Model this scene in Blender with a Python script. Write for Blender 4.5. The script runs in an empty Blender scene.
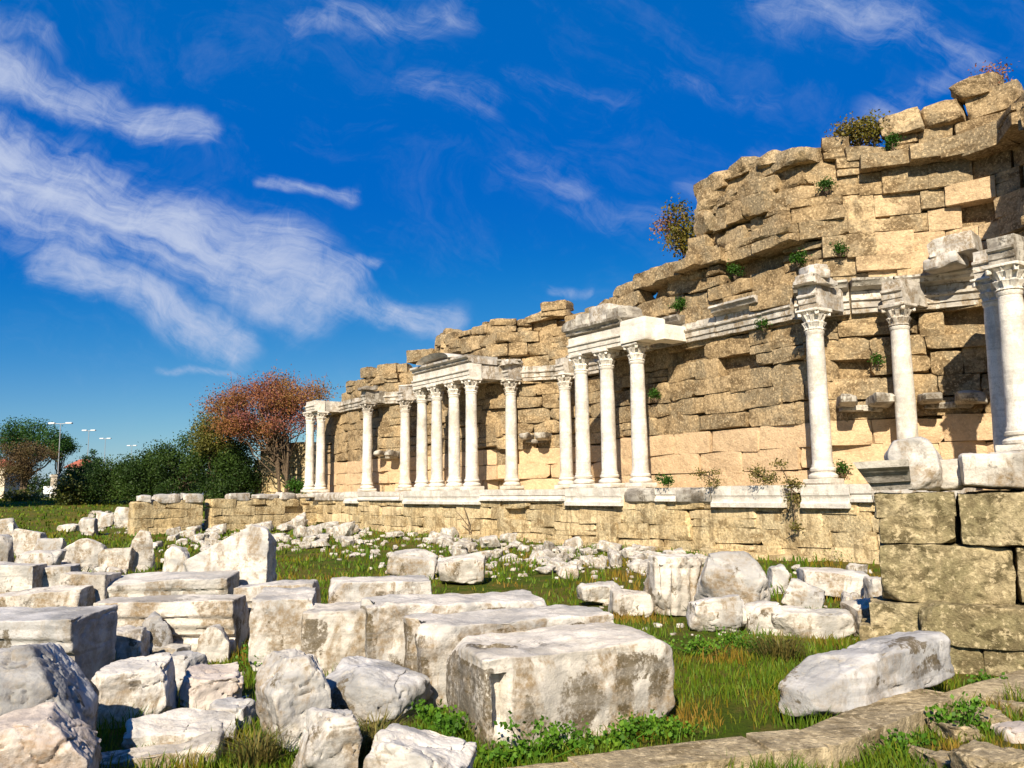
import bpy, math, random
import numpy as np
from mathutils import Vector, Matrix

sc = bpy.context.scene
COL = sc.collection
R = math.radians

# ------------------------------------------------------------------ camera
F = 835.0                       # focal length in pixels of a 1024 wide frame
PITCH = math.atan(106 / F)
ROLL = R(0.8)
EYE = np.array([0.0, 0.0, 1.65])
fw = np.array([0, math.cos(PITCH), math.sin(PITCH)])
up0 = np.array([0, -math.sin(PITCH), math.cos(PITCH)])
rt0 = np.array([1.0, 0, 0])
rtc = math.cos(ROLL) * rt0 - math.sin(ROLL) * up0
upc = math.sin(ROLL) * rt0 + math.cos(ROLL) * up0
cam = bpy.data.cameras.new('camera')
camo = bpy.data.objects.new('camera', cam)
COL.objects.link(camo)
M = Matrix(((rtc[0], upc[0], -fw[0], EYE[0]), (rtc[1], upc[1], -fw[1], EYE[1]),
            (rtc[2], upc[2], -fw[2], EYE[2]), (0, 0, 0, 1)))
camo.matrix_world = M
cam.sensor_width = 36
cam.lens = 36 * F / 1024
cam.clip_end = 3000
sc.camera = camo

# ------------------------------------------------------------------ light
SUN_EL = 36.0
SUN_DIR = np.array([-0.22, -0.975])
SUN_DIR = SUN_DIR / np.linalg.norm(SUN_DIR)
sd = np.array([SUN_DIR[0] * math.cos(R(SUN_EL)), SUN_DIR[1] * math.cos(R(SUN_EL)), math.sin(R(SUN_EL))])
sl = bpy.data.lights.new('sun', 'SUN')
sl.energy = 5.0
sl.angle = R(0.5)
sl.color = (1.0, 0.90, 0.73)
slo = bpy.data.objects.new('sun', sl)
COL.objects.link(slo)
slo.location = (0, 0, 60)
slo.rotation_euler = Vector(-sd).to_track_quat('-Z', 'Y').to_euler()

sc.view_settings.view_transform = 'Standard'
sc.view_settings.look = 'None'
sc.view_settings.exposure = 0.9
sc.view_settings.gamma = 1.0
sc.view_settings.use_curve_mapping = False


def ray(px, py):
    dx, dy = px - 512.0, 384.0 - py
    c, s = math.cos(ROLL), math.sin(ROLL)
    ux, uy = c * dx + s * dy, -s * dx + c * dy
    d = fw * F + rt0 * ux + up0 * uy
    return d


def project(p):
    q = np.asarray(p, float) - EYE
    z = q @ fw
    return 512 + F * (q @ rtc) / z, 384 - F * (q @ upc) / z


def horizon(px):
    return 490.0 - (px - 512) * math.tan(ROLL)


# ---- world
world = bpy.data.worlds.new('World')
sc.world = world
world.use_nodes = True
wn, wl = world.node_tree.nodes, world.node_tree.links
wn.clear()


class NT:
    """small helper round a node tree"""
    def __init__(s, tree): s.n, s.l = tree.nodes, tree.links

    def node(s, t, **kw):
        n = s.n.new(t)
        for k, v in kw.items():
            setattr(n, k, v)
        return n

    def put(s, sock, v):
        if isinstance(v, bpy.types.NodeSocket): s.l.new(v, sock)
        elif v is not None: sock.default_value = v

    def math(s, op, a, b=None, c=None, clamp=False):
        n = s.node('ShaderNodeMath', operation=op, use_clamp=clamp)
        s.put(n.inputs[0], a)
        if b is not None: s.put(n.inputs[1], b)
        if c is not None: s.put(n.inputs[2], c)
        return n.outputs[0]

    def smooth(s, v, lo, hi, a=0.0, b=1.0):
        n = s.node('ShaderNodeMapRange', interpolation_type='SMOOTHSTEP')
        s.put(n.inputs[0], v)
        n.inputs[1].default_value = lo; n.inputs[2].default_value = hi
        n.inputs[3].default_value = a; n.inputs[4].default_value = b
        return n.outputs[0]

    def noise(s, vec, scale, detail=5, rough=0.55, dist=0.0):
        n = s.node('ShaderNodeTexNoise')
        if vec is not None: s.put(n.inputs['Vector'], vec)
        n.inputs['Scale'].default_value = scale
        n.inputs['Detail'].default_value = detail
        n.inputs['Roughness'].default_value = rough
        n.inputs['Distortion'].default_value = dist
        return n.outputs[0]

    def mix(s, f, a, b, mode='MIX'):
        n = s.node('ShaderNodeMix', data_type='RGBA', blend_type=mode)
        s.put(n.inputs[0], f)
        for i, v in ((6, a), (7, b)):
            if isinstance(v, tuple) and len(v) == 3: v = v + (1,)
            s.put(n.inputs[i], v)
        return n.outputs[2]

    def mapping(s, vec, scale=(1, 1, 1), rot=(0, 0, 0), loc=(0, 0, 0)):
        n = s.node('ShaderNodeMapping')
        s.put(n.inputs[0], vec)
        n.inputs['Location'].default_value = loc
        n.inputs['Rotation'].default_value = rot
        n.inputs['Scale'].default_value = scale
        return n.outputs[0]

    def combine(s, x, y, z=0.0):
        n = s.node('ShaderNodeCombineXYZ')
        s.put(n.inputs[0], x); s.put(n.inputs[1], y); s.put(n.inputs[2], z)
        return n.outputs[0]

    def vmath(s, op, a, b=None, scale=None):
        n = s.node('ShaderNodeVectorMath', operation=op)
        s.put(n.inputs[0], a)
        if b is not None: s.put(n.inputs[1], b)
        if scale is not None: s.put(n.inputs['Scale'], scale)
        return n


w = NT(world.node_tree)
sky = w.node('ShaderNodeTexSky', sky_type='NISHITA')
sky.sun_disc = False
sky.sun_elevation = R(SUN_EL)
sky.sun_rotation = math.atan2(SUN_DIR[0], SUN_DIR[1])
sky.altitude = 0
sky.air_density = 1.0
sky.dust_density = 0.25
sky.ozone_density = 3.0
geo = w.node('ShaderNodeTexCoord')
sep = w.node('ShaderNodeSeparateXYZ')
w.l.new(geo.outputs['Generated'], sep.inputs[0])
X, Y, Z = sep.outputs
Yc = w.math('MAXIMUM', Y, 0.05)
ca = w.math('DIVIDE', X, Yc)
cb = w.math('DIVIDE', Z, Yc)
# the deep polarised blue of the zenith, paler towards the horizon
cvs = w.node('ShaderNodeRGBCurve')
w.l.new(w.vmath('SCALE', sky.outputs[0], scale=0.1).outputs[0], cvs.inputs['Color'])
for ci_, pts in enumerate(([(0, 0), (.08, .0004), (.17, .0012), (.24, .010), (.40, .10), (1, .6)], [(0, .04), (.147, .110), (.29, .122), (.43, .2), (.61, .33), (1, .7)],
                           [(0, .25), (.342, .452), (.573, .51), (.75, .573), (1, .68)])):
    cu = cvs.mapping.curves[ci_]
    cu.points[0].location = pts[0]; cu.points[1].location = pts[-1]
    for q in pts[1:-1]: cu.points.new(*q)
cvs.mapping.update()
skyc = w.vmath('SCALE', cvs.outputs[0], scale=10.0).outputs[0]


def ab(px, py):
    d = ray(px, py)
    return d[0] / d[1], d[2] / d[1]


# cirrus: streaks fixed to directions of the sky dome
STREAKS = [  # (pixel a, pixel b, half width px, strength)
    ((-80, 120), (110, 215), 52, 1.0), ((90, 205), (270, 268), 42, 1.0), ((240, 265), (330, 300), 30, .95), ((320, 305), (440, 335), 17, .8), ((60, 268), (240, 345), 22, .85), ((160, 240), (310, 300), 34, .9),
    ((-60, 55), (110, 100), 22, .8), ((90, 95), (195, 132), 16, .8), ((-30, 35), (50, 50), 16, .5), ((310, 16), (445, 2), 24, .55),
    ((415, 85), (480, 115), 24, .45), ((510, 165), (570, 188), 22, .42), ((790, 0), (900, 25), 36, .58), ((870, 15), (975, 65), 28, .5),
    ((680, 190), (780, 150), 15, .4), ((840, 135), (950, 90), 22, .5), ((260, 180), (350, 193), 9, .65), ((345, 268), (368, 270), 8, .6),
    ((150, 368), (250, 372), 6, .6), ((510, 80), (620, 95), 15, .3), ((670, 70), (770, 90), 15, .34), ((555, 291), (595, 297), 7, .55),
    ((570, 205), (650, 218), 16, .38)]
pvec = w.combine(ca, cb, 0.0)
total = None
# wobble the streaks so that their rims feather
wob = w.node('ShaderNodeTexNoise'); wob.inputs['Scale'].default_value = 5.0; wob.inputs['Detail'].default_value = 4
w.l.new(pvec, wob.inputs['Vector'])
wsub = w.vmath('SUBTRACT', wob.outputs[1], (0.5, 0.5, 0.5)).outputs[0]
wsc = w.vmath('SCALE', wsub, scale=0.13).outputs[0]
pw = w.vmath('ADD', pvec, wsc).outputs[0]
pws = w.node('ShaderNodeSeparateXYZ'); w.l.new(pw, pws.inputs[0])
pw = w.combine(pws.outputs[0], pws.outputs[1], 0.0)
for (A, Bp, hw, st) in STREAKS:
    a0, b0 = ab(*A); a1, b1 = ab(*Bp)
    dx, dy = a1 - a0, b1 - b0
    L2 = dx * dx + dy * dy
    rel = w.vmath('SUBTRACT', pw, (a0, b0, 0.0)).outputs[0]
    dt = w.vmath('DOT_PRODUCT', rel, (dx / L2, dy / L2, 0.0)).outputs['Value']
    tcl = w.math('MINIMUM', w.math('MAXIMUM', dt, 0.0), 1.0)
    pr = w.vmath('SCALE', (dx, dy, 0.0), scale=tcl).outputs[0]
    dd = w.vmath('LENGTH', w.vmath('SUBTRACT', rel, pr).outputs[0]).outputs['Value']
    m = w.smooth(dd, 2.2 * hw / F, 0.0, 0.0, st)
    total = m if total is None else w.math('MAXIMUM', total, m)
th = R(-27)
al = w.math('ADD', w.math('MULTIPLY', pws.outputs[0], math.cos(th)), w.math('MULTIPLY', pws.outputs[1], math.sin(th)))
ac = w.math('ADD', w.math('MULTIPLY', pws.outputs[0], -math.sin(th)), w.math('MULTIPLY', pws.outputs[1], math.cos(th)))
fine = w.noise(w.combine(w.math('MULTIPLY', al, 5.0), w.math('MULTIPLY', ac, 19.0)), 1.0, 10, 0.66, 0.9)
fibre = w.noise(w.combine(w.math('MULTIPLY', al, 7.0), w.math('MULTIPLY', ac, 75.0), 5.0), 1.0, 8, 0.65, 0.5)
fine2 = w.noise(w.combine(w.math('MULTIPLY', al, 30.0), w.math('MULTIPLY', ac, 24.0), 3.0), 1.0, 8, 0.7, 0.8)
ff = w.math('ADD', w.math('ADD', w.math('MULTIPLY', fine, 0.56), w.math('MULTIPLY', fibre, 0.14)), w.math('MULTIPLY', fine2, 0.30))
dens = w.math('MULTIPLY_ADD', w.math('SUBTRACT', ff, 0.5), 3.2, total)
cl = w.math('MULTIPLY', w.smooth(dens, 0.05, 1.45), w.smooth(total, 0.0, 0.75))
v1 = w.noise(w.combine(w.math('MULTIPLY', al, 4.0), w.math('MULTIPLY', ac, 9.0), 9.0), 1.0, 10, 0.68, 0.9)
veil = w.smooth(w.math('MULTIPLY_ADD', fine2, 0.25, w.math('MULTIPLY', v1, 0.75)), 0.47, 0.80, 0.0, 0.11)
cl = w.math('MAXIMUM', cl, veil)
cl = w.math('MULTIPLY', cl, w.smooth(Y, 0.05, 0.3))
cl = w.math('MULTIPLY', cl, 0.95, clamp=True)
SKY_K = 0.062
withc = w.mix(cl, skyc, (4.7, 5.35, 7.0))
bg = w.node('ShaderNodeBackground')
w.l.new(withc, bg.inputs[0])
bg.inputs[1].default_value = SKY_K
out = w.node('ShaderNodeOutputWorld')
w.l.new(bg.outputs[0], out.inputs[0])

# ------------------------------------------------------------------ noise in numpy
_rng = np.random.RandomState(7)
_perm = _rng.permutation(256); _perm = np.concatenate([_perm, _perm, _perm])
_grad = _rng.normal(size=(256, 3)); _grad /= np.linalg.norm(_grad, axis=1)[:, None]


def perlin(p):
    p = np.asarray(p, float)
    i = np.floor(p).astype(int); f = p - i
    i &= 255
    u = f * f * f * (f * (f * 6 - 15) + 10)
    res = np.zeros(len(p))
    for a in (0, 1):
        for b in (0, 1):
            for c in (0, 1):
                h = _perm[_perm[_perm[i[:, 0] + a] + i[:, 1] + b] + i[:, 2] + c]
                g = _grad[h]
                d = ((f - np.array([a, b, c])) * g).sum(1)
                wgt = (u[:, 0] if a else 1 - u[:, 0]) * (u[:, 1] if b else 1 - u[:, 1]) * (u[:, 2] if c else 1 - u[:, 2])
                res += wgt * d
    return res


def fbm(p, oct=4, gain=0.5):
    v = np.zeros(len(p)); a = 1.0; q = np.asarray(p, float)
    for k in range(oct):
        v += a * perlin(q); q = q * 2.03 + 17.3; a *= gain
    return v


# ------------------------------------------------------------------ mesh collecting
class MB:
    def __init__(s): s.v, s.f, s.t, s.n = [], [], [], 0

    def add(s, v, f, tint=0.5):
        v = np.asarray(v, float)
        s.v.append(v)
        s.f.extend([tuple(int(i) + s.n for i in q) for q in f])
        s.t.append(np.full(len(v), tint) if np.isscalar(tint) else np.asarray(tint, float))
        s.n += len(v)

    def addq(s, v, f, tint=0.5):       # f: integer array (fast)
        v = np.asarray(v, float); s.v.append(v)
        s.f.extend(map(tuple, (np.asarray(f) + s.n).tolist()))
        s.t.append(np.full(len(v), tint) if np.isscalar(tint) else np.asarray(tint, float))
        s.n += len(v)

    def build(s, name, mat, parent=None, smooth=True, origin=None, sharp=33):
        me = bpy.data.meshes.new(name)
        V = np.concatenate(s.v)
        if origin is not None: V = V - np.asarray(origin, float)
        me.from_pydata(V.tolist(), [], s.f)
        at = me.attributes.new('tint', 'FLOAT', 'POINT')
        at.data.foreach_set('value', np.concatenate(s.t).astype(np.float32))
        me.materials.append(mat)
        if smooth: me.polygons.foreach_set('use_smooth', [True] * len(me.polygons))
        me.update()
        if smooth: me.set_sharp_from_angle(angle=R(sharp))
        o = bpy.data.objects.new(name, me)
        COL.objects.link(o)
        if origin is not None: o.location = origin
        if parent is not None: o.parent = parent
        return o


def tag(o, label=None, cat=None, group=None, kind=None):
    if label: o['label'] = label
    if cat: o['category'] = cat
    if group: o['group'] = group
    if kind: o['kind'] = kind
    return o


def empty(name, loc, label=None, cat=None, group=None):
    o = bpy.data.objects.new(name, None)
    COL.objects.link(o)
    o.location = loc
    o.empty_display_size = 0.2
    return tag(o, label, cat, group)


_cg = {}


def cube_grid(nx, ny, nz):
    key = (nx, ny, nz)
    if key in _cg: return _cg[key]
    idx, V, Fc = {}, [], []

    def sp(i, n):
        u = -1 + 2 * i / n
        return math.copysign(1 - (1 - abs(u)) ** 1.6, u)

    def vid(i, j, k):
        q = (i, j, k)
        if q not in idx:
            idx[q] = len(V); V.append((sp(i, nx), sp(j, ny), sp(k, nz)))
        return idx[q]
    for i in range(nx):
        for j in range(ny):
            Fc.append((vid(i, j, 0), vid(i, j + 1, 0), vid(i + 1, j + 1, 0), vid(i + 1, j, 0)))
            Fc.append((vid(i, j, nz), vid(i + 1, j, nz), vid(i + 1, j + 1, nz), vid(i, j + 1, nz)))
    for i in range(nx):
        for k in range(nz):
            Fc.append((vid(i, 0, k), vid(i + 1, 0, k), vid(i + 1, 0, k + 1), vid(i, 0, k + 1)))
            Fc.append((vid(i, ny, k), vid(i, ny, k + 1), vid(i + 1, ny, k + 1), vid(i + 1, ny, k)))
    for j in range(ny):
        for k in range(nz):
            Fc.append((vid(0, j, k), vid(0, j, k + 1), vid(0, j + 1, k + 1), vid(0, j + 1, k)))
            Fc.append((vid(nx, j, k), vid(nx, j + 1, k), vid(nx, j + 1, k + 1), vid(nx, j, k + 1)))
    _cg[key] = (np.array(V), np.array(Fc))
    return _cg[key]


def stone(half, n=5, p=22, chips=2, cut=(0.80, 0.95), jit=0.04, amp=0.02, freq=2.5, seed=0, oct=3, extra=()):
    """an irregular hewn stone: box planes, broken corners, worn noise. Returns verts (centred), faces"""
    rs = np.random.RandomState(seed)
    half = np.asarray(half, float)
    if np.isscalar(n):
        m = half.max()
        n = [max(3, int(round(n * (h / m) ** 0.7))) for h in half]
    G, Fc = cube_grid(*n)
    P = G * half
    pl = []
    for ax in range(3):
        for sg in (-1, 1):
            nn = np.zeros(3); nn[ax] = sg
            nn += rs.uniform(-jit, jit, 3); nn /= np.linalg.norm(nn)
            pl.append((nn, half[ax]))
    for c in range(chips):
        sg = rs.choice([-1, 1], 3)
        nn = sg / half * rs.uniform(0.15, 1.0, 3)
        nn /= np.linalg.norm(nn)
        sup = (np.abs(nn) * half).sum()
        pl.append((nn, sup * rs.uniform(*cut)))
    for (nn, k) in extra:
        nn = np.asarray(nn, float) / half; nn = nn / np.linalg.norm(nn)
        pl.append((nn, (np.abs(nn) * half).sum() * k))
    N = np.array([q[0] for q in pl]); D = np.array([q[1] for q in pl])
    dots = np.maximum(P @ N.T, 1e-6) / D
    wts = dots ** p
    S = wts.sum(1)
    t = S ** (-1.0 / p)
    nrm = (wts / S[:, None]) @ N
    nrm /= np.linalg.norm(nrm, axis=1)[:, None]
    V = P * t[:, None]
    if amp:
        q = V * freq + rs.uniform(0, 200, 3)
        V = V + nrm * (amp * fbm(q, oct) - amp * .5 * np.abs(fbm(q * 2.7 + 50, 3)))[:, None]
    return V, Fc


def rotm(yaw=0, pitch=0, roll=0):
    return np.array(Matrix.Rotation(yaw, 3, 'Z') @ Matrix.Rotation(pitch, 3, 'X') @ Matrix.Rotation(roll, 3, 'Y'))


def tube(pts, rad, seg=8, cap=True):
    pts = np.asarray(pts, float); n = len(pts)
    V, Fc = [], []
    t0 = pts[1] - pts[0]
    ref = np.array([0, 0, 1.0]) if abs(t0[2]) < 0.8 * np.linalg.norm(t0) else np.array([1.0, 0, 0])
    for i in range(n):
        t = pts[min(i + 1, n - 1)] - pts[max(i - 1, 0)]
        t = t / np.linalg.norm(t)
        a = np.cross(t, ref); a /= np.linalg.norm(a); b = np.cross(t, a)
        for k in range(seg):
            an = 2 * math.pi * k / seg
            V.append(pts[i] + rad[i] * (math.cos(an) * a + math.sin(an) * b))
    for i in range(n - 1):
        for k in range(seg):
            k2 = (k + 1) % seg
            Fc.append((i * seg + k, i * seg + k2, (i + 1) * seg + k2, (i + 1) * seg + k))
    if cap:
        Fc.append(tuple(range(seg))[::-1]); Fc.append(tuple(range((n - 1) * seg, n * seg)))
    return np.array(V), Fc


def lathe(prof, seg=24):
    V, Fc = [], []
    for (r, z) in prof:
        for k in range(seg):
            a = 2 * math.pi * k / seg
            V.append((r * math.cos(a), r * math.sin(a), z))
    n = len(prof)
    for i in range(n - 1):
        for k in range(seg):
            k2 = (k + 1) % seg
            Fc.append((i * seg + k, i * seg + k2, (i + 1) * seg + k2, (i + 1) * seg + k))
    Fc.append(tuple(range(seg))[::-1]); Fc.append(tuple(range((n - 1) * seg, n * seg)))
    return np.array(V), Fc


# ------------------------------------------------------------------ materials
def new_mat(name, rough=0.85, spec=0.2):
    m = bpy.data.materials.new(name)
    m.use_nodes = True
    t = NT(m.node_tree)
    b = m.node_tree.nodes['Principled BSDF']
    b.inputs['Roughness'].default_value = rough
    b.inputs['Specular IOR Level'].default_value = spec
    return m, t, b


def coords(t, per_object=True):
    tc = t.node('ShaderNodeTexCoord')
    if not per_object: return tc.outputs['Object']
    oi = t.node('ShaderNodeObjectInfo')
    k = t.math('MULTIPLY', oi.outputs['Random'], 37.0)
    return t.vmath('ADD', tc.outputs['Object'], t.combine(k, k, k)).outputs[0]


def bump(t, b, h, strength=0.4, dist=0.03):
    n = t.node('ShaderNodeBump')
    n.inputs['Strength'].default_value = strength
    n.inputs['Distance'].default_value = dist
    t.put(n.inputs['Height'], h)
    t.l.new(n.outputs[0], b.inputs['Normal'])


def attr(t, name='tint'):
    n = t.node('ShaderNodeAttribute'); n.attribute_name = name
    return n.outputs['Fac']


def marble(name, white=(.74, .69, .61), grey=(.47, .45, .42), stain=(.21, .145, .075), stain_amt=0.55, dark=(.10, .085, .065), sc_=1.0, dark_amt=.5):
    m, t, b = new_mat(name, 0.75, 0.25)
    v = coords(t)
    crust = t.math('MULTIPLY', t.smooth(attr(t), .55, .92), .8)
    n1 = t.noise(v, 1.6 * sc_, 6, 0.6, 0.4)
    n2 = t.noise(t.mapping(v, scale=(1, 1, 2.6), rot=(.3, .5, 0)), 2.2 * sc_, 7, 0.62, 1.2)
    c = t.mix(t.smooth(n1, 0.40, 0.62), white, grey)
    c = t.mix(t.smooth(n2, 0.45, 0.7, 0, .45), c, tuple(x * 1.12 for x in white))
    # rain-worn brown patches on the upright faces
    g = t.node('ShaderNodeNewGeometry')
    gs = t.node('ShaderNodeSeparateXYZ'); t.l.new(g.outputs['Normal'], gs.inputs[0])
    upright = t.smooth(t.math('ABSOLUTE', gs.outputs[2]), 0.85, 0.3, 0.25, 1.0)
    n3 = t.noise(t.mapping(v, scale=(1.6, 1.6, .8)), 1.7 * sc_, 8, 0.68, 0.6)
    st = t.math('MULTIPLY', t.smooth(n3, 0.46, 0.56), upright)
    grain = t.smooth(t.noise(v, 16, 5, 0.7), 0.35, 0.62)
    st = t.math('MULTIPLY', st, t.math('MULTIPLY_ADD', grain, 0.7, 0.3))
    c = t.mix(t.math('MULTIPLY', st, stain_amt), c, stain)
    n4 = t.noise(t.mapping(v, loc=(9, 3, 5)), 2.6 * sc_, 8, 0.72, 0.4)
    dk = t.math('MULTIPLY', t.smooth(n4, 0.53, 0.63), t.smooth(t.noise(v, 24, 4, 0.7), 0.4, 0.6))
    c = t.mix(t.math('MULTIPLY', dk, dark_amt), c, dark)
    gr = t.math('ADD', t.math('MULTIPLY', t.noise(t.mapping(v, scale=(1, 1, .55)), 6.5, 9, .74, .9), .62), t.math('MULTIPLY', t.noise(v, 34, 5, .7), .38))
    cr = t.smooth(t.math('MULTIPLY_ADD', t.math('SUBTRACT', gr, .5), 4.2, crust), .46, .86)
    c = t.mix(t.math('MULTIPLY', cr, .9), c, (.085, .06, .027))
    veins = t.noise(t.mapping(v, scale=(.5, .9, 6), rot=(.25, .35, 0)), 1.5 * sc_, 6, .6, .8)
    c = t.mix(t.smooth(veins, .50, .62, 0, .4), c, tuple(x * .72 for x in grey))
    # fine pitting
    c = t.mix(t.smooth(t.noise(v, 40, 4, 0.7), 0.52, 0.66, 0, .5), c, (.33, .29, .24))
    t.l.new(c, b.inputs['Base Color'])
    h = t.math('ADD', t.math('MULTIPLY', t.noise(v, 7, 8, 0.65), 1.0), t.math('MULTIPLY', t.noise(v, 38, 6, 0.7), 0.35))
    bump(t, b, h, 0.55, 0.045)
    return m


MARBLE = marble('white_marble', white=(.60, .55, .485), grey=(.32, .305, .285), stain_amt=.9)
MARBLE_COL = marble('column_marble', white=(.72, .665, .58), grey=(.54, .50, .44), stain_amt=.35, dark_amt=.25)
MARBLE_GREY = marble('grey_marble', white=(.46, .44, .42), grey=(.22, .215, .21), stain_amt=.5)
MARBLE_STAINED = marble('stained_marble', white=(.60, .545, .47), grey=(.32, .29, .25), stain_amt=.95, dark_amt=.85)
MARBLE_PINK = marble('pinkish_marble', white=(.58, .50, .43), grey=(.36, .31, .28), stain=(.30, .19, .10), stain_amt=.8)
MARBLE_DARK = marble('blackened_marble', white=(.50, .46, .39), grey=(.20, .175, .145), stain=(.10, .075, .045), stain_amt=.95, dark=(.04, .034, .026), dark_amt=.9)
MARBLE_RUBBLE = marble('rubble_marble', white=(.58, .53, .46), grey=(.31, .29, .26), stain_amt=.9, sc_=2.2)


def masonry(name, pale, mid, dark, blotch=0.6, bsc=1.0, streak=0.0, weather=(.27, .215, .135), ashlar=(.62, .45, .26)):
    m, t, b = new_mat(name, 0.9, 0.1)
    v = coords(t, False)
    ti = attr(t)
    ash = t.smooth(ti, 1.0, 1.4)                   # smooth-dressed pale ashlar
    keepn = t.math('SUBTRACT', 1.0, t.math('MULTIPLY', ash, .75))
    c = t.mix(t.smooth(ti, 0.0, 1.0), mid, pale)
    n1 = t.noise(v, .55, 7, 0.65, 0.4)
    c = t.mix(t.math('MULTIPLY', t.smooth(n1, 0.42, 0.58, 0, blotch), keepn), c, mid)
    n0 = t.noise(t.mapping(v, loc=(3, 9, 1)), .8, 7, 0.66, 0.5)
    c = t.mix(t.math('MULTIPLY', t.smooth(n0, 0.43, 0.56, 0, .8), keepn), c, weather)
    c = t.mix(ash, c, ashlar)
    n2 = t.noise(t.mapping(v, scale=(1, 1, 1.6), loc=(4, 2, 7)), 1.3 * bsc, 9, 0.72, 0.6)
    c = t.mix(t.math('MULTIPLY', t.smooth(n2, 0.49, 0.60, 0, .9), keepn), c, dark)
    n3 = t.noise(v, 5.0, 7, 0.72)
    c = t.mix(t.math('MULTIPLY', t.smooth(n3, 0.48, 0.64, 0, .7), keepn), c, tuple(x * .5 for x in mid))
    n4 = t.noise(v, 17, 6, 0.72)
    c = t.mix(t.math('MULTIPLY', t.smooth(n4, 0.52, 0.66, 0, .7), keepn), c, tuple(x * .4 for x in mid))
    c = t.mix(t.smooth(n4, 0.47, 0.38, 0, .6), c, tuple(min(1, x * 1.35) for x in pale))
    if streak:
        n5 = t.noise(t.mapping(v, scale=(3, 3, .35)), 1.2, 6, .65, .3)
        c = t.mix(t.smooth(n5, .50, .60, 0, streak), c, tuple(x * .6 for x in dark))
    t.l.new(c, b.inputs['Base Color'])
    h = t.math('ADD', t.math('MULTIPLY', t.noise(v, 4, 8, 0.68), 1.0), t.math('MULTIPLY', t.noise(v, 22, 6, 0.72), 0.4))
    bump(t, b, h, 0.8, 0.09)
    return m


WALL = masonry('tan_conglomerate_masonry', (.53, .39, .225), (.335, .235, .125), (.13, .086, .043), .6, weather=(.225, .182, .118), ashlar=(.57, .405, .245))
PODIUM = masonry('ochre_podium_masonry', (.66, .51, .29), (.50, .365, .185), (.25, .17, .08), .5, 1.0, .5, (.45, .37, .23), (.68, .53, .32))
NEARWALL = masonry('mossy_tan_blocks', (.47, .38, .23), (.33, .255, .135), (.075, .058, .026), .5, 3.0, 0, (.20, .17, .085))
KERB = masonry('worn_kerb_stone', (.50, .40, .25), (.37, .285, .165), (.17, .125, .065), .5, 2.0)


def leafmat(name, cols, trans=0.3):
    m, t, b = new_mat(name, 0.6, 0.25)
    ti = attr(t)
    rmp = t.node('ShaderNodeValToRGB')
    e = rmp.color_ramp.elements
    e[0].position = 0; e[0].color = cols[0] + (1,)
    e[1].position = 1; e[1].color = cols[-1] + (1,)
    for i, c in enumerate(cols[1:-1]):
        q = e.new((i + 1) / (len(cols) - 1)); q.color = c + (1,)
    t.l.new(ti, rmp.inputs[0])
    t.l.new(rmp.outputs[0], b.inputs['Base Color'])
    tr = t.node('ShaderNodeBsdfTranslucent'); t.l.new(rmp.outputs[0], tr.inputs[0])
    mx = t.node('ShaderNodeMixShader'); mx.inputs[0].default_value = trans
    o = t.n['Material Output']
    t.l.new(b.outputs[0], mx.inputs[1]); t.l.new(tr.outputs[0], mx.inputs[2])
    t.l.new(mx.outputs[0], o.inputs[0])
    return m


GRASS = leafmat('meadow_grass', [(.24, .145, .02), (.20, .16, .010), (.12, .165, .007), (.06, .13, .007), (.15, .22, .012)])
WEED = leafmat('leafy_weed', [(.035, .085, .006), (.07, .17, .01), (.16, .27, .02)])
DRY = leafmat('dry_weed', [(.10, .075, .02), (.20, .16, .04), (.07, .09, .02)])
BUSHL = leafmat('dark_bush_leaves', [(.012, .028, .004), (.028, .06, .008), (.06, .10, .014)])
OLIVEL = leafmat('olive_bush_leaves', [(.03, .045, .006), (.08, .09, .012), (.16, .14, .03)])
AUTUMN = leafmat('autumn_leaves', [(.23, .08, .075), (.27, .10, .05), (.29, .135, .04), (.18, .12, .032)])
PINEL = leafmat('pine_needles', [(.010, .035, .005), (.025, .07, .008), (.05, .115, .015)])
BROWNL = leafmat('brown_winter_leaves', [(.06, .04, .02), (.12, .075, .03), (.10, .09, .03)])
SHRUBL = leafmat('wall_shrub_leaves', [(.05, .06, .008), (.13, .12, .015), (.20, .13, .03)])
GREENTUFT = leafmat('green_wall_tuft', [(.02, .06, .004), (.045, .12, .008)])


def plain(name, col, rough=0.7, var=0.25, scale=8.0, metal=0):
    m, t, b = new_mat(name, rough, 0.3)
    v = coords(t, False)
    n = t.noise(v, scale, 6, 0.6)
    c = t.mix(t.smooth(n, 0.35, 0.7), tuple(x * (1 - var) for x in col), tuple(min(1, x * (1 + var)) for x in col))
    t.l.new(c, b.inputs['Base Color'])
    b.inputs['Metallic'].default_value = metal
    bump(t, b, n, 0.3, 0.02)
    return m


BARK = plain('bark', (.11, .075, .045), .9, .4, 12)
STEEL = plain('galvanised_steel', (.36, .37, .38), .5, .1, 20, .6)
LAMPW = plain('pale_lamp_housing', (.55, .56, .57), .4, .05)
PLASTER = plain('cream_plaster', (.62, .53, .40), .9, .1, 3)
TILE = plain('red_roof_tile', (.33, .10, .06), .85, .3, 10)
DARKGLASS = plain('dark_window_glass', (.03, .035, .04), .15, .1)
WHITEP = plain('white_painted_board', (.75, .74, .70), .6, .08)

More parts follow.
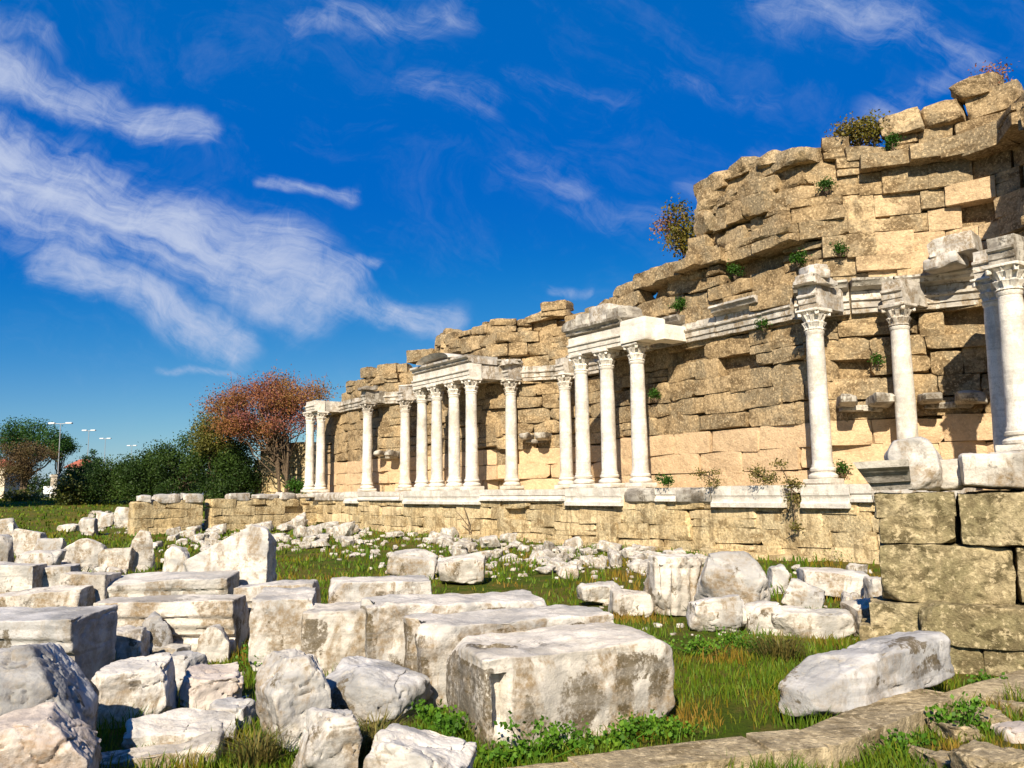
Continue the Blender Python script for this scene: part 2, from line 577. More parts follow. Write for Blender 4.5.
m, t, b = new_mat('earth_and_turf', 0.95, 0.05)
v = coords(t, False)
g1 = t.smooth(t.noise(v, .35, 6, .6, .5), .40, .62)
g2 = t.smooth(t.noise(v, 2.3, 7, .68), .42, .62)
c = t.mix(g1, (.055, .085, .008), (.12, .10, .018))
c = t.mix(t.math('MULTIPLY', g2, .55), c, (.16, .105, .035))
c = t.mix(t.smooth(t.noise(v, 14, 5, .7), .45, .7, 0, .6), c, (.035, .05, .01))
t.l.new(c, b.inputs['Base Color'])
bump(t, b, t.noise(v, 18, 8, .75), 0.9, .06)
EARTH = m

# ------------------------------------------------------------------ terrain


def sstep(x, a, b):
    u = np.clip((x - a) / (b - a), 0, 1)
    return u * u * (3 - 2 * u)


def gz(x, y):
    x = np.asarray(x, float); y = np.asarray(y, float)
    d = np.hypot(x, y)
    h = 1.45 * sstep(d, 36, 82)
    h = h + 0.06 * np.sin(x * .9 + 1.3) * np.cos(y * .7) * sstep(d, 4, 7)
    return h


def ground_at(px, py):
    d = ray(px, py)
    zz = 0.0
    for _ in range(25):
        k = (zz - EYE[2]) / d[2] if d[2] < -1e-6 else 200.0
        k = min(max(k, 0), 0.25) if d[2] < 0 else 0.25
        p = EYE + d * k
        zz = 0.5 * zz + 0.5 * float(gz(p[0], p[1]))
    return np.array([p[0], p[1], float(gz(p[0], p[1]))])


xs = np.concatenate([np.linspace(-700, -70, 22), np.linspace(-66, 40, 107), np.linspace(44, 700, 24)])
ys = np.concatenate([np.linspace(-60, -4, 10), np.linspace(-3, 16, 60), np.linspace(16.6, 110, 95), np.linspace(115, 1500, 30)])
XX, YY = np.meshgrid(xs, ys)
ZZ = gz(XX, YY) + 0.03 * perlin(np.c_[XX.ravel() * 1.1, YY.ravel() * 1.1, np.zeros(XX.size)]).reshape(XX.shape)
nx_, ny_ = len(xs), len(ys)
V = np.c_[XX.ravel(), YY.ravel(), ZZ.ravel()]
ii = np.arange(nx_ * ny_).reshape(ny_, nx_)
Fq = np.c_[ii[:-1, :-1].ravel(), ii[:-1, 1:].ravel(), ii[1:, 1:].ravel(), ii[1:, :-1].ravel()]
mb = MB(); mb.addq(V, Fq)
tag(mb.build('ground', EARTH), kind='structure')

# ------------------------------------------------------------------ the ruin: frame of reference
A0 = np.array([3.0, 25.2])
DV = np.array([0.59, -0.807]); DV /= np.linalg.norm(DV)
BV = np.array([-DV[1], DV[0]])          # away from the viewer, behind the facade


def SV(s, v, z=0.0):
    q = A0 + s * DV + v * BV
    return np.array([q[0], q[1], z])


def solve_s(px, v, z=1.66):
    best, bs = 1e9, 0
    for s in np.arange(-30, 16, 0.01):
        x = project(SV(s, v, z))[0]
        if abs(x - px) < best: best, bs = abs(x - px), s
    return bs


LEDGE = 1.66
COLH = 4.2
ARCH = LEDGE + COLH               # underside of the architrave

# wall face in plan (s, v), left end to right end
PLAN = [(-25.2, 1.5), (-17.6, 1.15), (-17.0, 1.6), (-16.1, 2.25), (-15, 2.6), (-13.7, 2.6), (-12.6, 2.2), (-12.0, 1.5), (-11.8, 1.15),
        (-7.7, 1.15), (-7.5, 1.7), (-6.9, 2.35), (-6, 2.9), (-5, 3.2), (-4, 3.2), (-3, 2.8), (-2.3, 2.1), (-1.95, 1.25),
        (2.0, 1.1), (4.2, 1.0), (6.3, .85), (7.0, 1.35), (8.0, 2.2), (8.9, 2.85), (9.8, 3.2), (10.6, 3.1), (11.3, 2.45), (11.6, 1.6), (11.65, .9),
        (14.0, .9), (17.0, .9)]


class Path:
    def __init__(s, sv):
        s.p = np.array([SV(a, b)[:2] for a, b in sv])
        d = np.linalg.norm(np.diff(s.p, axis=0), axis=1)
        s.l = np.concatenate([[0], np.cumsum(d)])
        s.len = s.l[-1]

    def at(s, u):
        return np.array([np.interp(u, s.l, s.p[:, 0]), np.interp(u, s.l, s.p[:, 1])])

    def tan(s, u, e=0.25):
        d = s.at(min(u + e, s.len)) - s.at(max(u - e, 0))
        return d / np.linalg.norm(d)


WP = Path(PLAN)
TOPPX = np.array([(300, 412), (330, 408), (346, 402), (349, 378), (365, 372), (385, 364), (428, 350), (440, 335), (475, 330), (519, 318), (524, 307),
                  (582, 304), (610, 292), (630, 284), (648, 292), (653, 268), (690, 258), (697, 250), (700, 188), (725, 176), (758, 162), (775, 150), (800, 142),
                  (815, 150), (840, 146), (900, 132), (925, 112), (960, 97), (990, 80), (1024, 76), (1300, 70)], float)


def top_z(u):
    p = WP.at(u)
    x, _ = project((p[0], p[1], 7.0))
    y = np.interp(x, TOPPX[:, 0], TOPPX[:, 1])
    d = ray(x, y)
    k = math.hypot(*p) / math.hypot(d[0], d[1])
    return EYE[2] + d[2] * k, x


rnd = random.Random(11)
ruin = empty('ruined_nymphaeum', SV(0, 0, 0), 'long ruined tan stone nymphaeum facade with standing white marble columns on a podium', 'ruin')
RO = np.array(ruin.location)


def under(o):                      # keep a mesh built in world space under the ruin
    o.parent = ruin
    o.location = (np.array(o.location) - RO)
    return o


def course(mb, path, z0, z1, u0, u1, lens, depth, vj, n=4, seed=0, tint=(0.2, .9), skip=0.0, chips=2, amp=.03, voff=0.0, keep=None, p=40, cut=(.84, .97), gap=.004, wave=0.0, split=0.0, tops=None):
    rs = random.Random(seed)
    u = u0 - rs.uniform(0, lens[0] * .6)
    k = 0
    while u < u1:
        L = rs.uniform(*lens)
        a, b_ = max(u, u0), min(u + L, u1)
        u += L; k += 1
        if b_ - a < 0.18: continue
        um = (a + b_) / 2
        if keep and not keep(um, z0, z1, rs): continue
        if rs.random() < skip: continue
        c = path.at(um)
        # chord between the ends so that stones follow bends without gaps
        pa, pb = path.at(a), path.at(b_)
        tt = pb - pa; ll = np.linalg.norm(tt)
        if ll < 0.1: continue
        tt /= ll
        nb = np.array([-tt[1], tt[0]])              # behind
        vo = (voff(um, (z0 + z1) / 2) if callable(voff) else voff) + rs.uniform(-1, 1) * (vj(um, z0) if callable(vj) else vj)
        dz = rs.uniform(-.015, .015)
        za = z0 + wave * math.sin(um * 1.3 + z0 * 7.1) * rs.uniform(.4, 1)
        zb_ = z1 + wave * math.sin(um * 1.3 + z1 * 7.1) * rs.uniform(.4, 1)
        spans = [(za, zb_)]
        if rs.random() < split:
            zm_ = za + (zb_ - za) * rs.uniform(.35, .65); spans = [(za, zm_), (zm_, zb_)]
        for (qa, qb) in spans:
            half = (ll / 2 - gap + .01, depth / 2, (qb - qa) / 2 - gap)
            neat = tops is not None and z0 > ARCH + .3 and z1 < 10.1 and niche3(um)
            V, Fc = stone(half, n, p, 1 if neat else chips, (.93, .99) if neat else cut, .02 if neat else .05, amp * (.45 if neat else 1), 2.2, rs.randrange(10 ** 6), 4)
            vjn = vj(um, z0) if callable(vj) else vj
            dv_ = rs.uniform(-vjn, vjn) * .6 if len(spans) > 1 else 0
            cc = (pa + pb) / 2 + nb * (depth / 2 + vo + dv_)
            rot = np.array([[tt[0], nb[0], 0], [tt[1], nb[1], 0], [0, 0, 1]])
            tilt = rotm(rs.uniform(-.05, .05) if vjn > .03 else 0, rs.uniform(-.03, .03), rs.uniform(-.02, .02))
            W = (V @ tilt.T) @ rot.T + np.array([cc[0], cc[1], (qa + qb) / 2 + dz])
            tv = rs.uniform(*tint)
            if tops is not None and z0 > ARCH + .3 and z1 < 9.3 and niche3(um): tv = rs.uniform(.85, 1.3)
            mb.addq(W, Fc, tv)
            if tops is not None: tops.append((a, b_, qb))


def core(mb, path, zb, ztop, inset, thick, u0=0, u1=None, step=.4):
    u1 = path.len if u1 is None else u1
    us = np.arange(u0, u1 + 1e-6, step)
    V, Fc = [], []
    for u in us:
        c = path.at(u); t_ = path.tan(u, .5); nb = np.array([-t_[1], t_[0]])
        zt = ztop(u) if callable(ztop) else ztop
        a = c + nb * inset; b_ = c + nb * (inset + thick)
        V += [(a[0], a[1], zb), (a[0], a[1], zt), (b_[0], b_[1], zt), (b_[0], b_[1], zb)]
    n = len(us)
    for i in range(n - 1):
        for k in range(4):
            k2 = (k + 1) % 4
            Fc.append((i * 4 + k, (i + 1) * 4 + k, (i + 1) * 4 + k2, i * 4 + k2))
    Fc += [(0, 1, 2, 3), ((n - 1) * 4 + 3, (n - 1) * 4 + 2, (n - 1) * 4 + 1, (n - 1) * 4)]
    mb.add(V, Fc, .15)


# --- upper wall, course by course
mb = MB()
core(mb, WP, .2, lambda u: top_z(u)[0] - .55, .32, 1.6)
niche3 = lambda u: 6.9 < np.interp(u, WP.l, [q[0] for q in PLAN]) < 11.55
s_of = lambda u: float(np.interp(u, WP.l, [q[0] for q in PLAN]))
TOPS = []
UPV = lambda u, z_: .012 if (niche3(u) and z_ < 10.0) else .13
z = 1.5
ci = 0
while z < 13:
    low = z < 2.95
    mid = 2.95 <= z < ARCH
    h = rnd.uniform(.50, .62) if low else (rnd.uniform(.42, .6) if mid else rnd.uniform(.46, .60))

    def keep(um, z0, z1, rs):
        tz, x = top_z(um)
        if z1 > tz + .1 + .45 * float(perlin(np.array([[um * 1.1, 3.3, 0.5]]))[0]) * 1.6: return False
        if z0 > ARCH + .75 and rs.random() < .05 and not niche3(um): return False
        return True

    def voff(um, zm):
        s_ = s_of(um)
        o = 0
        if zm > ARCH + .6:                     # ragged upper mass, stepped outwards and broken back
            o = .10 * math.sin(s_ * 1.7 + zm * 2.3) - .02
            if not niche3(um): o -= .10 * max(0, math.sin(zm * 3.1 + s_))
            if niche3(um) and s_ > 7.3 and 9.25 < zm < 10.05: o = -.5 * float(sstep(s_, 7.2, 8.4))
            if niche3(um) and zm > 9.95: o = .1
            if -1.5 < s_ < 6.2 and 7.6 < zm < 8.3: o -= .35        # the jutting broken course
        return o
    if low: course(mb, WP, z, z + h, 0, WP.len, (.9, 2.2), .55, .010, 6, 100 + ci, (1.5, 1.5), 0, 1, .015, voff, keep, 90, (.93, .99), .0005)
    elif mid: course(mb, WP, z, z + h, 0, WP.len, (.5, 2.0), .6, .03, 7, 100 + ci, (0, .75), .014, 6, .06, voff, keep, 70, (.84, .975), -.002, .08, .12, TOPS)
    else: course(mb, WP, z, z + h, 0, WP.len, (.5, 1.25), .8, UPV, 8, 100 + ci, (0, .62),   .04, 4, .07, voff, keep, 90, (.76, .97), .002, .08, .25, TOPS)
    z += h; ci += 1
# stones thrown loose along the broken top
rs = random.Random(5)
for (px, py, sx, sz) in [(793, 150, 1.15, .5), (768, 165, .7, .45), (622, 290, .7, .4), (630, 289, .6, .45), (720, 184, .8, .5), (742, 170, .8, .4), (660, 272, .8, .35),
                         (870, 142, 1.0, .4), (912, 120, 1.0, .5), (950, 100, .9, .6), (985, 88, .9, .5), (440, 342, .8, .35), (540, 305, 1.2, .35), (372, 373, 1.2, .35),
                         (480, 331, 1.2, .4), (705, 225, .7, .8), (712, 200, .8, .6), (740, 200, .9, .5), (700, 258, 1.0, .5), (765, 190, 1.0, .5), (735, 240, 1.1, .4), (690, 275, 1.2, .4)]:
    best = min(np.arange(0, WP.len, .1), key=lambda u: abs(project((*WP.at(u), 8.0))[0] - px))
    c = WP.at(best); t_ = WP.tan(best); nb = np.array([-t_[1], t_[0]])
    d = ray(px, py); c2 = c + nb * .35
    k = math.hypot(*c2) / math.hypot(d[0], d[1])
    V, Fc = stone((sx / 2, .45, sz / 2), 8, 50, 6, (.7, .93), .14, .07, 2.0, rs.randrange(10 ** 6))
    rot = rotm(math.atan2(t_[1], t_[0]) + rs.uniform(-.25, .25), rs.uniform(-.12, .12), rs.uniform(-.2, .2))
    zz_ = EYE[2] + d[2] * k
    sup_ = [q for (ua, ub, q) in TOPS if ua < best < ub]
    if sup_ and zz_ - sz / 2 > max(sup_) - .02: zz_ = max(sup_) + sz / 2 - .06
    mb.addq(V @ rot.T + np.array([c2[0], c2[1], zz_]), Fc, rs.uniform(.3, .9))
under(mb.build('back_wall', WALL))

# --- podium
SL = solve_s(316, -1.05, 1.0)
PP = Path([(SL, -1.05), (-10, -1.05), (0, -1.05), (9.4, -1.05), (13, -1.05), (17, -1.05)])
mb = MB()
core(mb, PP, -.3, 1.32, .22, 1.9)
z = -.12
for i, h in enumerate((.42, .38, .40, .34)):
    course(mb, PP, z, z + h, 0, PP.len, (.6, 2.2), .5, .008, 6, 300 + i, (.4, 1.35), 0.002, 1, .03, 0, None, 90, (.95, .99), -.006, .03, .10)
    z += h
# low footing step
FP = Path([(-12, -1.35), (9.4, -1.35), (13, -1.35)])
course(mb, FP, -.15, .14, 0, FP.len, (.9, 1.8), .4, .05, 5, 411, (.2, .8), .1, 3, .04)
# inner paving of the podium top
V = [SV(-25.4, -.9, 1.5), SV(17, -.9, 1.5), SV(17, 3.4, 1.5), SV(-25.4, 3.4, 1.5)]
mb.add(V, [(0, 1, 2, 3)], .6)
under(mb.build('podium', PODIUM))


# --- mouldings: a profile swept along a short straight run
def moulding(mb, p0, p1, nb, prof, seed=0, seg=.12, amp=.012, tint=.5):
    """prof: list of (v, z), open towards the wall; swept from p0 to p1 (plan points)"""
    rs = np.random.RandomState(seed)
    p0, p1 = np.asarray(p0, float), np.asarray(p1, float)
    L = np.linalg.norm(p1 - p0); n = max(2, int(L / seg))
    # refine the profile
    pr = []
    for i in range(len(prof)):
        a, b_ = np.array(prof[i]), np.array(prof[(i + 1) % len(prof)])
        m_ = max(1, int(np.linalg.norm(b_ - a) / .09))
        for k in range(m_): pr.append(a + (b_ - a) * k / m_)
    pr = np.array(pr); q = len(pr)
    V, Fc = [], []
    for i in range(n + 1):
        c = p0 + (p1 - p0) * i / n
        for (v_, z_) in pr:
            w_ = c + nb * v_
            V.append((w_[0], w_[1], z_))
    V = np.array(V)
    cen = np.array([(p0 + p1)[0] / 2 + nb[0] * pr[:, 0].mean(), (p0 + p1)[1] / 2 + nb[1] * pr[:, 0].mean(), pr[:, 1].mean()])
    dirv = V - cen; dirv /= np.linalg.norm(dirv, axis=1)[:, None]
    off = rs.uniform(0, 100, 3)
    nn = fbm(V * 3 + off, 4)
    big = fbm(V * 1.4 + off + 40, 2)
    V = V + dirv * (amp * nn - np.maximum(0, big - .34) * amp * 8)[:, None]
    for i in range(n):
        for k in range(q):
            k2 = (k + 1) % q
            Fc.append((i * q + k, i * q + k2, (i + 1) * q + k2, (i + 1) * q + k))
    Fc += [tuple(range(q))[::-1], tuple(range(n * q, (n + 1) * q))]
    mb.add(V, Fc, tint)


def svseg(s0, s1, v):
    return SV(s0, v)[:2], SV(s1, v)[:2]


# ledge of the podium, one block after another
LEDGEPROF = [(.55, 1.30), (-.13, 1.30), (-.13, 1.37), (-.09, 1.40), (-.08, 1.45), (-.11, 1.48), (-.12, 1.655), (.55, 1.655)]
PLINTHPROF = [(.85, 1.17), (-.17, 1.17), (-.17, 1.27), (-.12, 1.30), (-.10, 1.36), (-.11, 1.42), (-.13, 1.45), (-.13, 1.675), (.85, 1.675)]
ROUGHPROF = [(.55, 1.24), (-.02, 1.24), (-.10, 1.30), (-.13, 1.45), (-.10, 1.58), (-.03, 1.65), (.55, 1.65)]
rs = random.Random(3)
pxs = [(306, 345, 'r'), (345, 358, 'p'), (358, 400, 'l'), (400, 404, 'r'), (404, 480, 'p'), (480, 530, 'l'), (530, 566, 'l'), (566, 622, 'p'), (622, 655, 'd'), (655, 676, 'l'), (676, 711, 'd'),
       (712, 783, 'p'), (801, 850, 'p'), (850, 872, 'l'), (872, 960, 'r')]
for i, (a, b_, kd) in enumerate(pxs):
    s0, s1 = solve_s(a, -1.1), solve_s(b_, -1.1)
    prof = {'r': ROUGHPROF, 'd': ROUGHPROF, 'l': LEDGEPROF, 'p': PLINTHPROF}[kd]
    mt = {'r': MARBLE_STAINED, 'd': MARBLE_DARK, 'l': MARBLE_COL, 'p': MARBLE_COL}[kd]
    mb = MB()
    p0, p1 = svseg(s0 + .01, s1 - .01, -1.02)
    moulding(mb, p0, p1, BV, prof, i, .12, .035 if kd in 'rd' else .006)
    o = under(mb.build('ledge_block', mt))
    if kd == 'd': o['label'] = 'blackened ledge block'


# ---- columns
def shaft_mesh(r0, r1, h, z0, seed):
    prof = []
    n = 14
    for i in range(n + 1):
        u = i / n
        r = r0 + (r1 - r0) * (u ** 1.6)
        if i == 0: prof.append((r * 1.10, z0)); prof.append((r * 1.10, z0 + .05)); prof.append((r, z0 + .10)); continue
        prof.append((r, z0 + h * u))
    prof[-1] = (r1, z0 + h - .10)
    prof += [(r1 * 1.10, z0 + h - .07), (r1 * 1.12, z0 + h - .02), (r1 * 1.03, z0 + h)]
    V, Fc = lathe(prof, 22)
    rs_ = np.random.RandomState(seed)
    k = fbm(V * 2.2 + rs_.uniform(0, 90, 3), 4)
    rad = V.copy(); rad[:, 2] = 0
    rad /= np.maximum(np.linalg.norm(rad, axis=1), 1e-6)[:, None]
    return V + rad * (.018 * k - .02 * np.maximum(0, k - .35))[:, None], Fc


def base_mesh(r, seed):
    mb = MB()
    V, Fc = stone((r * 1.45, r * 1.45, .07), 8, 30, 1, (.9, .97), .02, .012, 4, seed)
    mb.addq(V + (0, 0, .07), Fc)
    prof = [(r * 1.3, .14), (r * 1.42, .17), (r * 1.42, .22), (r * 1.28, .25), (r * 1.12, .28), (r * 1.12, .31), (r * 1.24, .33), (r * 1.24, .38), (r * 1.1, .41)]
    mb.add(*lathe(prof, 22))
    return mb


def capital_mesh(r, h, seed, worn=False):
    """corinthian bell with two rings of leaves, corner volutes and a moulded abacus"""
    mb = MB()
    rs_ = np.random.RandomState(seed)
    n = 48
    rows = [(1.0, 0), (1.12, .04), (1.0, .08), (1.06, .16), (1.2, .28), (1.34, .36), (1.12, .40), (1.16, .5), (1.34, .62), (1.5, .70), (1.22, .74), (1.36, .84), (1.42, .86)]
    V, Fc = [], []
    for (q, zz) in rows:
        for k in range(n):
            a = 2 * math.pi * k / n
            lobe = .5 + .5 * math.cos(8 * a + (math.pi if .42 < zz < .74 else 0))
            amp = .16 if (.1 < zz < .8) else .02
            rr = r * q * (1 - amp + amp * lobe + .03 * math.cos(24 * a)) + rs_.uniform(-.008, .008)
            V.append((rr * math.cos(a), rr * math.sin(a), zz * h))
    for i in range(len(rows) - 1):
        for k in range(n):
            k2 = (k + 1) % n
            Fc.append((i * n + k, i * n + k2, (i + 1) * n + k2, (i + 1) * n + k))
    Fc += [tuple(range(n))[::-1], tuple(range((len(rows) - 1) * n, len(rows) * n))]
    mb.add(V, Fc)
    for sx in (-1, 1):
        for sy in (-1, 1):
            V, Fc = stone((r * .22, r * .22, h * .11), 5, 8, 2, (.7, .9), .1, .02, 6, rs_.randint(10 ** 6))
            mb.addq(V @ rotm(R(45)).T + (sx * r * 1.12, sy * r * 1.12, h * .77), Fc)
    V, Fc = stone((r * 1.5, r * 1.5, h * .075), 9, 26, 3 if worn else 1, (.84, .95), .02, .015, 5, rs_.randint(10 ** 6))
    mb.addq(V + (0, 0, h * .925), Fc)
    return mb


yawf = math.atan2(DV[1], DV[0])
COLS = []


def column(px, v, k=1.0, zb=LEDGE + .01, r=.235, h=COLH, seed=0, s=None, worn=False, mat=None):
    s = solve_s(px, v) if s is None else s
    p = SV(s, v, zb)
    mb = MB()
    hc = .52
    V, Fc = shaft_mesh(r, r * .86, h - .41 - hc, .41, seed)
    mb.add(V, Fc)
    o = mb.build('column', mat or MARBLE_COL)
    o.location = p - RO
    o.rotation_euler = (0, 0, yawf)
    o.parent = ruin
    base_mesh(r, seed + 1).build('column_base', mat or MARBLE_COL, o)
    c = capital_mesh(r * .9, hc, seed + 2, worn).build('capital', MARBLE_STAINED if worn else (mat or MARBLE_COL), o)
    c.location = (0, 0, h - hc)
    COLS.append((px, s, v))
    return s


cs = {}
for i, (px, v) in enumerate([(309, 0), (320, 0.35), (367, .5), (405, 1.35), (422, 0), (437, 0), (454.5, 0), (472, 0), (512, 1.55), (567, 2.3), (584, 0), (610, 0), (641, 0), (824, .30), (911, 1.55), (1010, .75)]):
    cs[px] = column(px, v, seed=20 + 7 * i, worn=(px in (367, 405, 512, 911)))
# last pavilion at the frame's edge, its column on a pedestal
s3 = solve_s(1027, 0)
mb = MB()
V, Fc = stone((.48, .48, .29), 8, 30, 1, (.9, .97), .02, .015, 4, 77)
p3 = SV(s3, 0, LEDGE + .29)
mb.addq(V @ rotm(yawf).T + p3, Fc)
under(mb.build('pedestal', MARBLE))
column(1027, 0, zb=LEDGE + .57, r=.25, h=COLH - .55, seed=400, s=s3)

# ---- entablature
ARCHPROF = lambda z0, d=.0, back=.6: [(back, z0), (-.26 - d, z0), (-.26 - d, z0 + .11), (-.29 - d, z0 + .12), (-.29 - d, z0 + .25), (-.34 - d, z0 + .28), (-.34 - d, z0 + .33), (-.26 - d, z0 + .36), (-.26 - d, z0 + .56), (back, z0 + .56)]
CORNPROF = lambda z0, d=.0, back=.6: [(back, z0), (-.30 - d, z0), (-.34 - d, z0 + .06), (-.46 - d, z0 + .08), (-.48 - d, z0 + .16), (-.58 - d, z0 + .22), (-.58 - d, z0 + .30), (back, z0 + .30)]
# band along the wall behind (weathered marble, broken)
us = np.arange(0, WP.len - .6, 1.0)
bandrs = random.Random(8)
u = .2
bi = 0
while u < WP.len - .5:
    L = bandrs.uniform(.9, 1.7)
    pa, pb = WP.at(u), WP.at(min(u + L, WP.len))
    s_ = s_of(u + L / 2)
    u += L
    t_ = (pb - pa) / np.linalg.norm(pb - pa); nb = np.array([-t_[1], t_[0]])
    z0 = ARCH - .02 + bandrs.uniform(-.01, .01)
    prof = [(.35, z0), (-.12, z0), (-.12, z0 + .12), (-.16, z0 + .13), (-.16, z0 + .27), (-.22, z0 + .31), (-.22, z0 + .36), (-.14, z0 + .39), (-.14, z0 + .55), (.35, z0 + .55)]
    mb = MB()
    moulding(mb, pa + t_ * .01, pb - t_ * .01, nb, prof, bi, .12, .03)
    dark = bandrs.random() < .25
    o = under(mb.build('architrave_block', MARBLE_STAINED if not dark else MARBLE_DARK))
    keepc = (6.4 < s_ < 11.5) or (bandrs.random() < .35)
    if keepc and s_ > -17:
        mb = MB()
        z1 = z0 + .56
        prof = [(.35, z1), (-.18, z1), (-.24, z1 + .05), (-.36, z1 + .07), (-.40, z1 + .15), (-.46, z1 + .19), (-.44, z1 + .25), (.35, z1 + .27)]
        moulding(mb, pa + t_ * .015, pb - t_ * .015, nb, prof, bi + 50, .12, .05)
        under(mb.build('cornice_block', MARBLE_DARK if bandrs.random() < .6 else MARBLE_STAINED))
    bi += 1


def pavilion(sa, sb, v, wall_v, cornice=True, rough=False, seed=0, white_end=None):
    mb = MB()
    p0, p1 = svseg(sa - .3, sb + .3, v)
    moulding(mb, p0, p1, BV, ARCHPROF(ARCH, 0, .28), seed, .12, .02)
    under(mb.build('architrave_beam', MARBLE_COL))
    # return beams that tie the row to the wall
    for se in (sa, sb):
        mb = MB()
        q0 = SV(se, v + .30)[:2]; q1 = SV(se, wall_v + .2)[:2]
        moulding(mb, q0, q1, -DV, [(.26, ARCH + .01), (-.26, ARCH + .01), (-.26, ARCH + .55), (.26, ARCH + .55)], seed + 3, .15, .02)
        under(mb.build('return_beam', MARBLE_STAINED))
    if cornice:
        mb = MB()
        a, b_ = sa - .32, sb + (.1 if rough else .32)
        p0, p1 = svseg(a, b_, v)
        moulding(mb, p0, p1, BV, CORNPROF(ARCH + .565, -.16, 1.0), seed + 9, .1, .10 if rough else .03)
        under(mb.build('cornice', MARBLE_DARK if rough else MARBLE))


pavilion(cs[309], cs[320], 0.15, 1.3, False, seed=500)
pavilion(cs[422], cs[472], 0, 1.2, True, seed=520)
pavilion(cs[584], cs[641] - .45, 0, 1.2, True, True, seed=540)
# the freshly restored white corner block over the nearest column of the row
mb = MB()
V, Fc = stone((.52, .42, .34), 10, 40, 1, (.93, .98), .015, .01, 3, 9)
mb.addq(V @ rotm(yawf).T + SV(cs[641] + .22, .05, ARCH + .35), Fc)
V, Fc = stone((.30, .55, .22), 8, 40, 1, (.93, .98), .015, .01, 3, 10)
mb.addq(V @ rotm(yawf).T + SV(cs[641] + .78, .6, ARCH + .23), Fc)
o = under(mb.build('corner_block', marble('restored_white_marble', white=(.80, .74, .64), grey=(.66, .61, .53), stain_amt=.15, dark_amt=.08)))
o['label'] = 'clean white restored corner block'
# weathered arched pediment piece on the four-column row
mb = MB()
cm = (cs[422] + cs[472]) / 2
NP = 14
V, Fc = [], []
for i in range(NP + 1):
    a = math.pi * i / NP
    for (rr, vv) in ((1.45, -.55), (1.45, .3), (1.15, .3), (1.15, -.4)):
        V.append(SV(cm - .15 + rr * math.cos(a) * .85, vv, ARCH + .86 + .30 * math.sin(a) * (rr / 1.45) ** 2.5 + (.04 if rr > 1.3 else 0)))
for i in range(NP):
    for k in range(4):
        k2 = (k + 1) % 4
        Fc.append((i * 4 + k, i * 4 + k2, (i + 1) * 4 + k2, (i + 1) * 4 + k))
Fc += [(0, 1, 2, 3), tuple(NP * 4 + k for k in (3, 2, 1, 0))]
V = np.array(V) + .03 * np.c_[perlin(np.array(V) * 4), perlin(np.array(V) * 4 + 9), perlin(np.array(V) * 4 + 31)]
mb.add(V, Fc)
under(mb.build('arched_pediment', MARBLE))
# rough lumps left over the three-column row
for i, (ds, hw, hh, mt) in enumerate([(-.15, .40, .15, MARBLE_DARK), (.55, .36, .24, MARBLE_DARK), (1.25, .5, .27, MARBLE), (1.95, .38, .2, MARBLE_DARK)]):
    mb = MB()
    V, Fc = stone((hw, .45, hh), 9, 12, 4, (.72, .92), .1, .06, 3, 600 + i)
    mb.addq(V @ rotm(yawf).T + SV(cs[584] + ds, .1, ARCH + .86 + hh - .05), Fc)
    under(mb.build('broken_cornice', mt))
# blocks over the single columns
for i, (px, v, wv, mt, top) in enumerate([(367, .5, 1.4, MARBLE_DARK, True), (405, 1.35, 2.4, MARBLE, False), (512, 1.55, 2.6, MARBLE, True), (567, 2.3, 3.1, MARBLE_STAINED, False),
                                          (824, .3, 1.2, MARBLE, True), (911, 1.55, 2.6, MARBLE_STAINED, False), (1027, 0, 1.2, MARBLE_DARK, False), (1010, .75, 1.6, MARBLE_STAINED, False)]):
    s_ = s3 if px == 1027 else cs[px]
    zA = ARCH + (.02)
    mb = MB()
    q0, q1 = SV(s_ - .25, v)[:2], SV(s_ + .25, v)[:2]
    moulding(mb, q0, q1, BV, ARCHPROF(zA, -.05, wv - v), 700 + i, .08, .03)
    under(mb.build('ressaut_block', mt))
    if top:
        mb = MB()
        V, Fc = stone((.34, .42, .10), 12, 26, 7, (.62, .93), .12, .06, 4, 720 + i)
        mb.addq(V @ rotm(yawf + (i % 3 - 1) * .1).T + SV(s_ + .03, v - .02, zA + .56 + .09), Fc)
        if px in (824, 1027):
            V, Fc = stone((.28, .3, .2), 8, 10, 4, (.72, .9), .1, .06, 4, 760 + i)
            mb.addq(V + SV(s_ + .1, v, zA + .56 + .30), Fc)
        under(mb.build('cornice_fragment', mt))
# the pale slab leaning out of the niche above the cornice
mb = MB()
V, Fc = stone((.50, .45, .24), 14, 50, 5, (.82, .95), .05, .025, 3, 66)
mb.addq(V @ rotm(yawf + .25, 0, -.12).T + SV(9.35, 2.35, ARCH + 1.25), Fc)
V, Fc = stone((.4, .35, .16), 8, 14, 4, (.8, .95), .05, .03, 3, 67)
mb.addq(V @ rotm(yawf + .1, 0, -.1).T + SV(9.2, 2.2, ARCH + .92), Fc)
under(mb.build('cornice_slab', MARBLE))


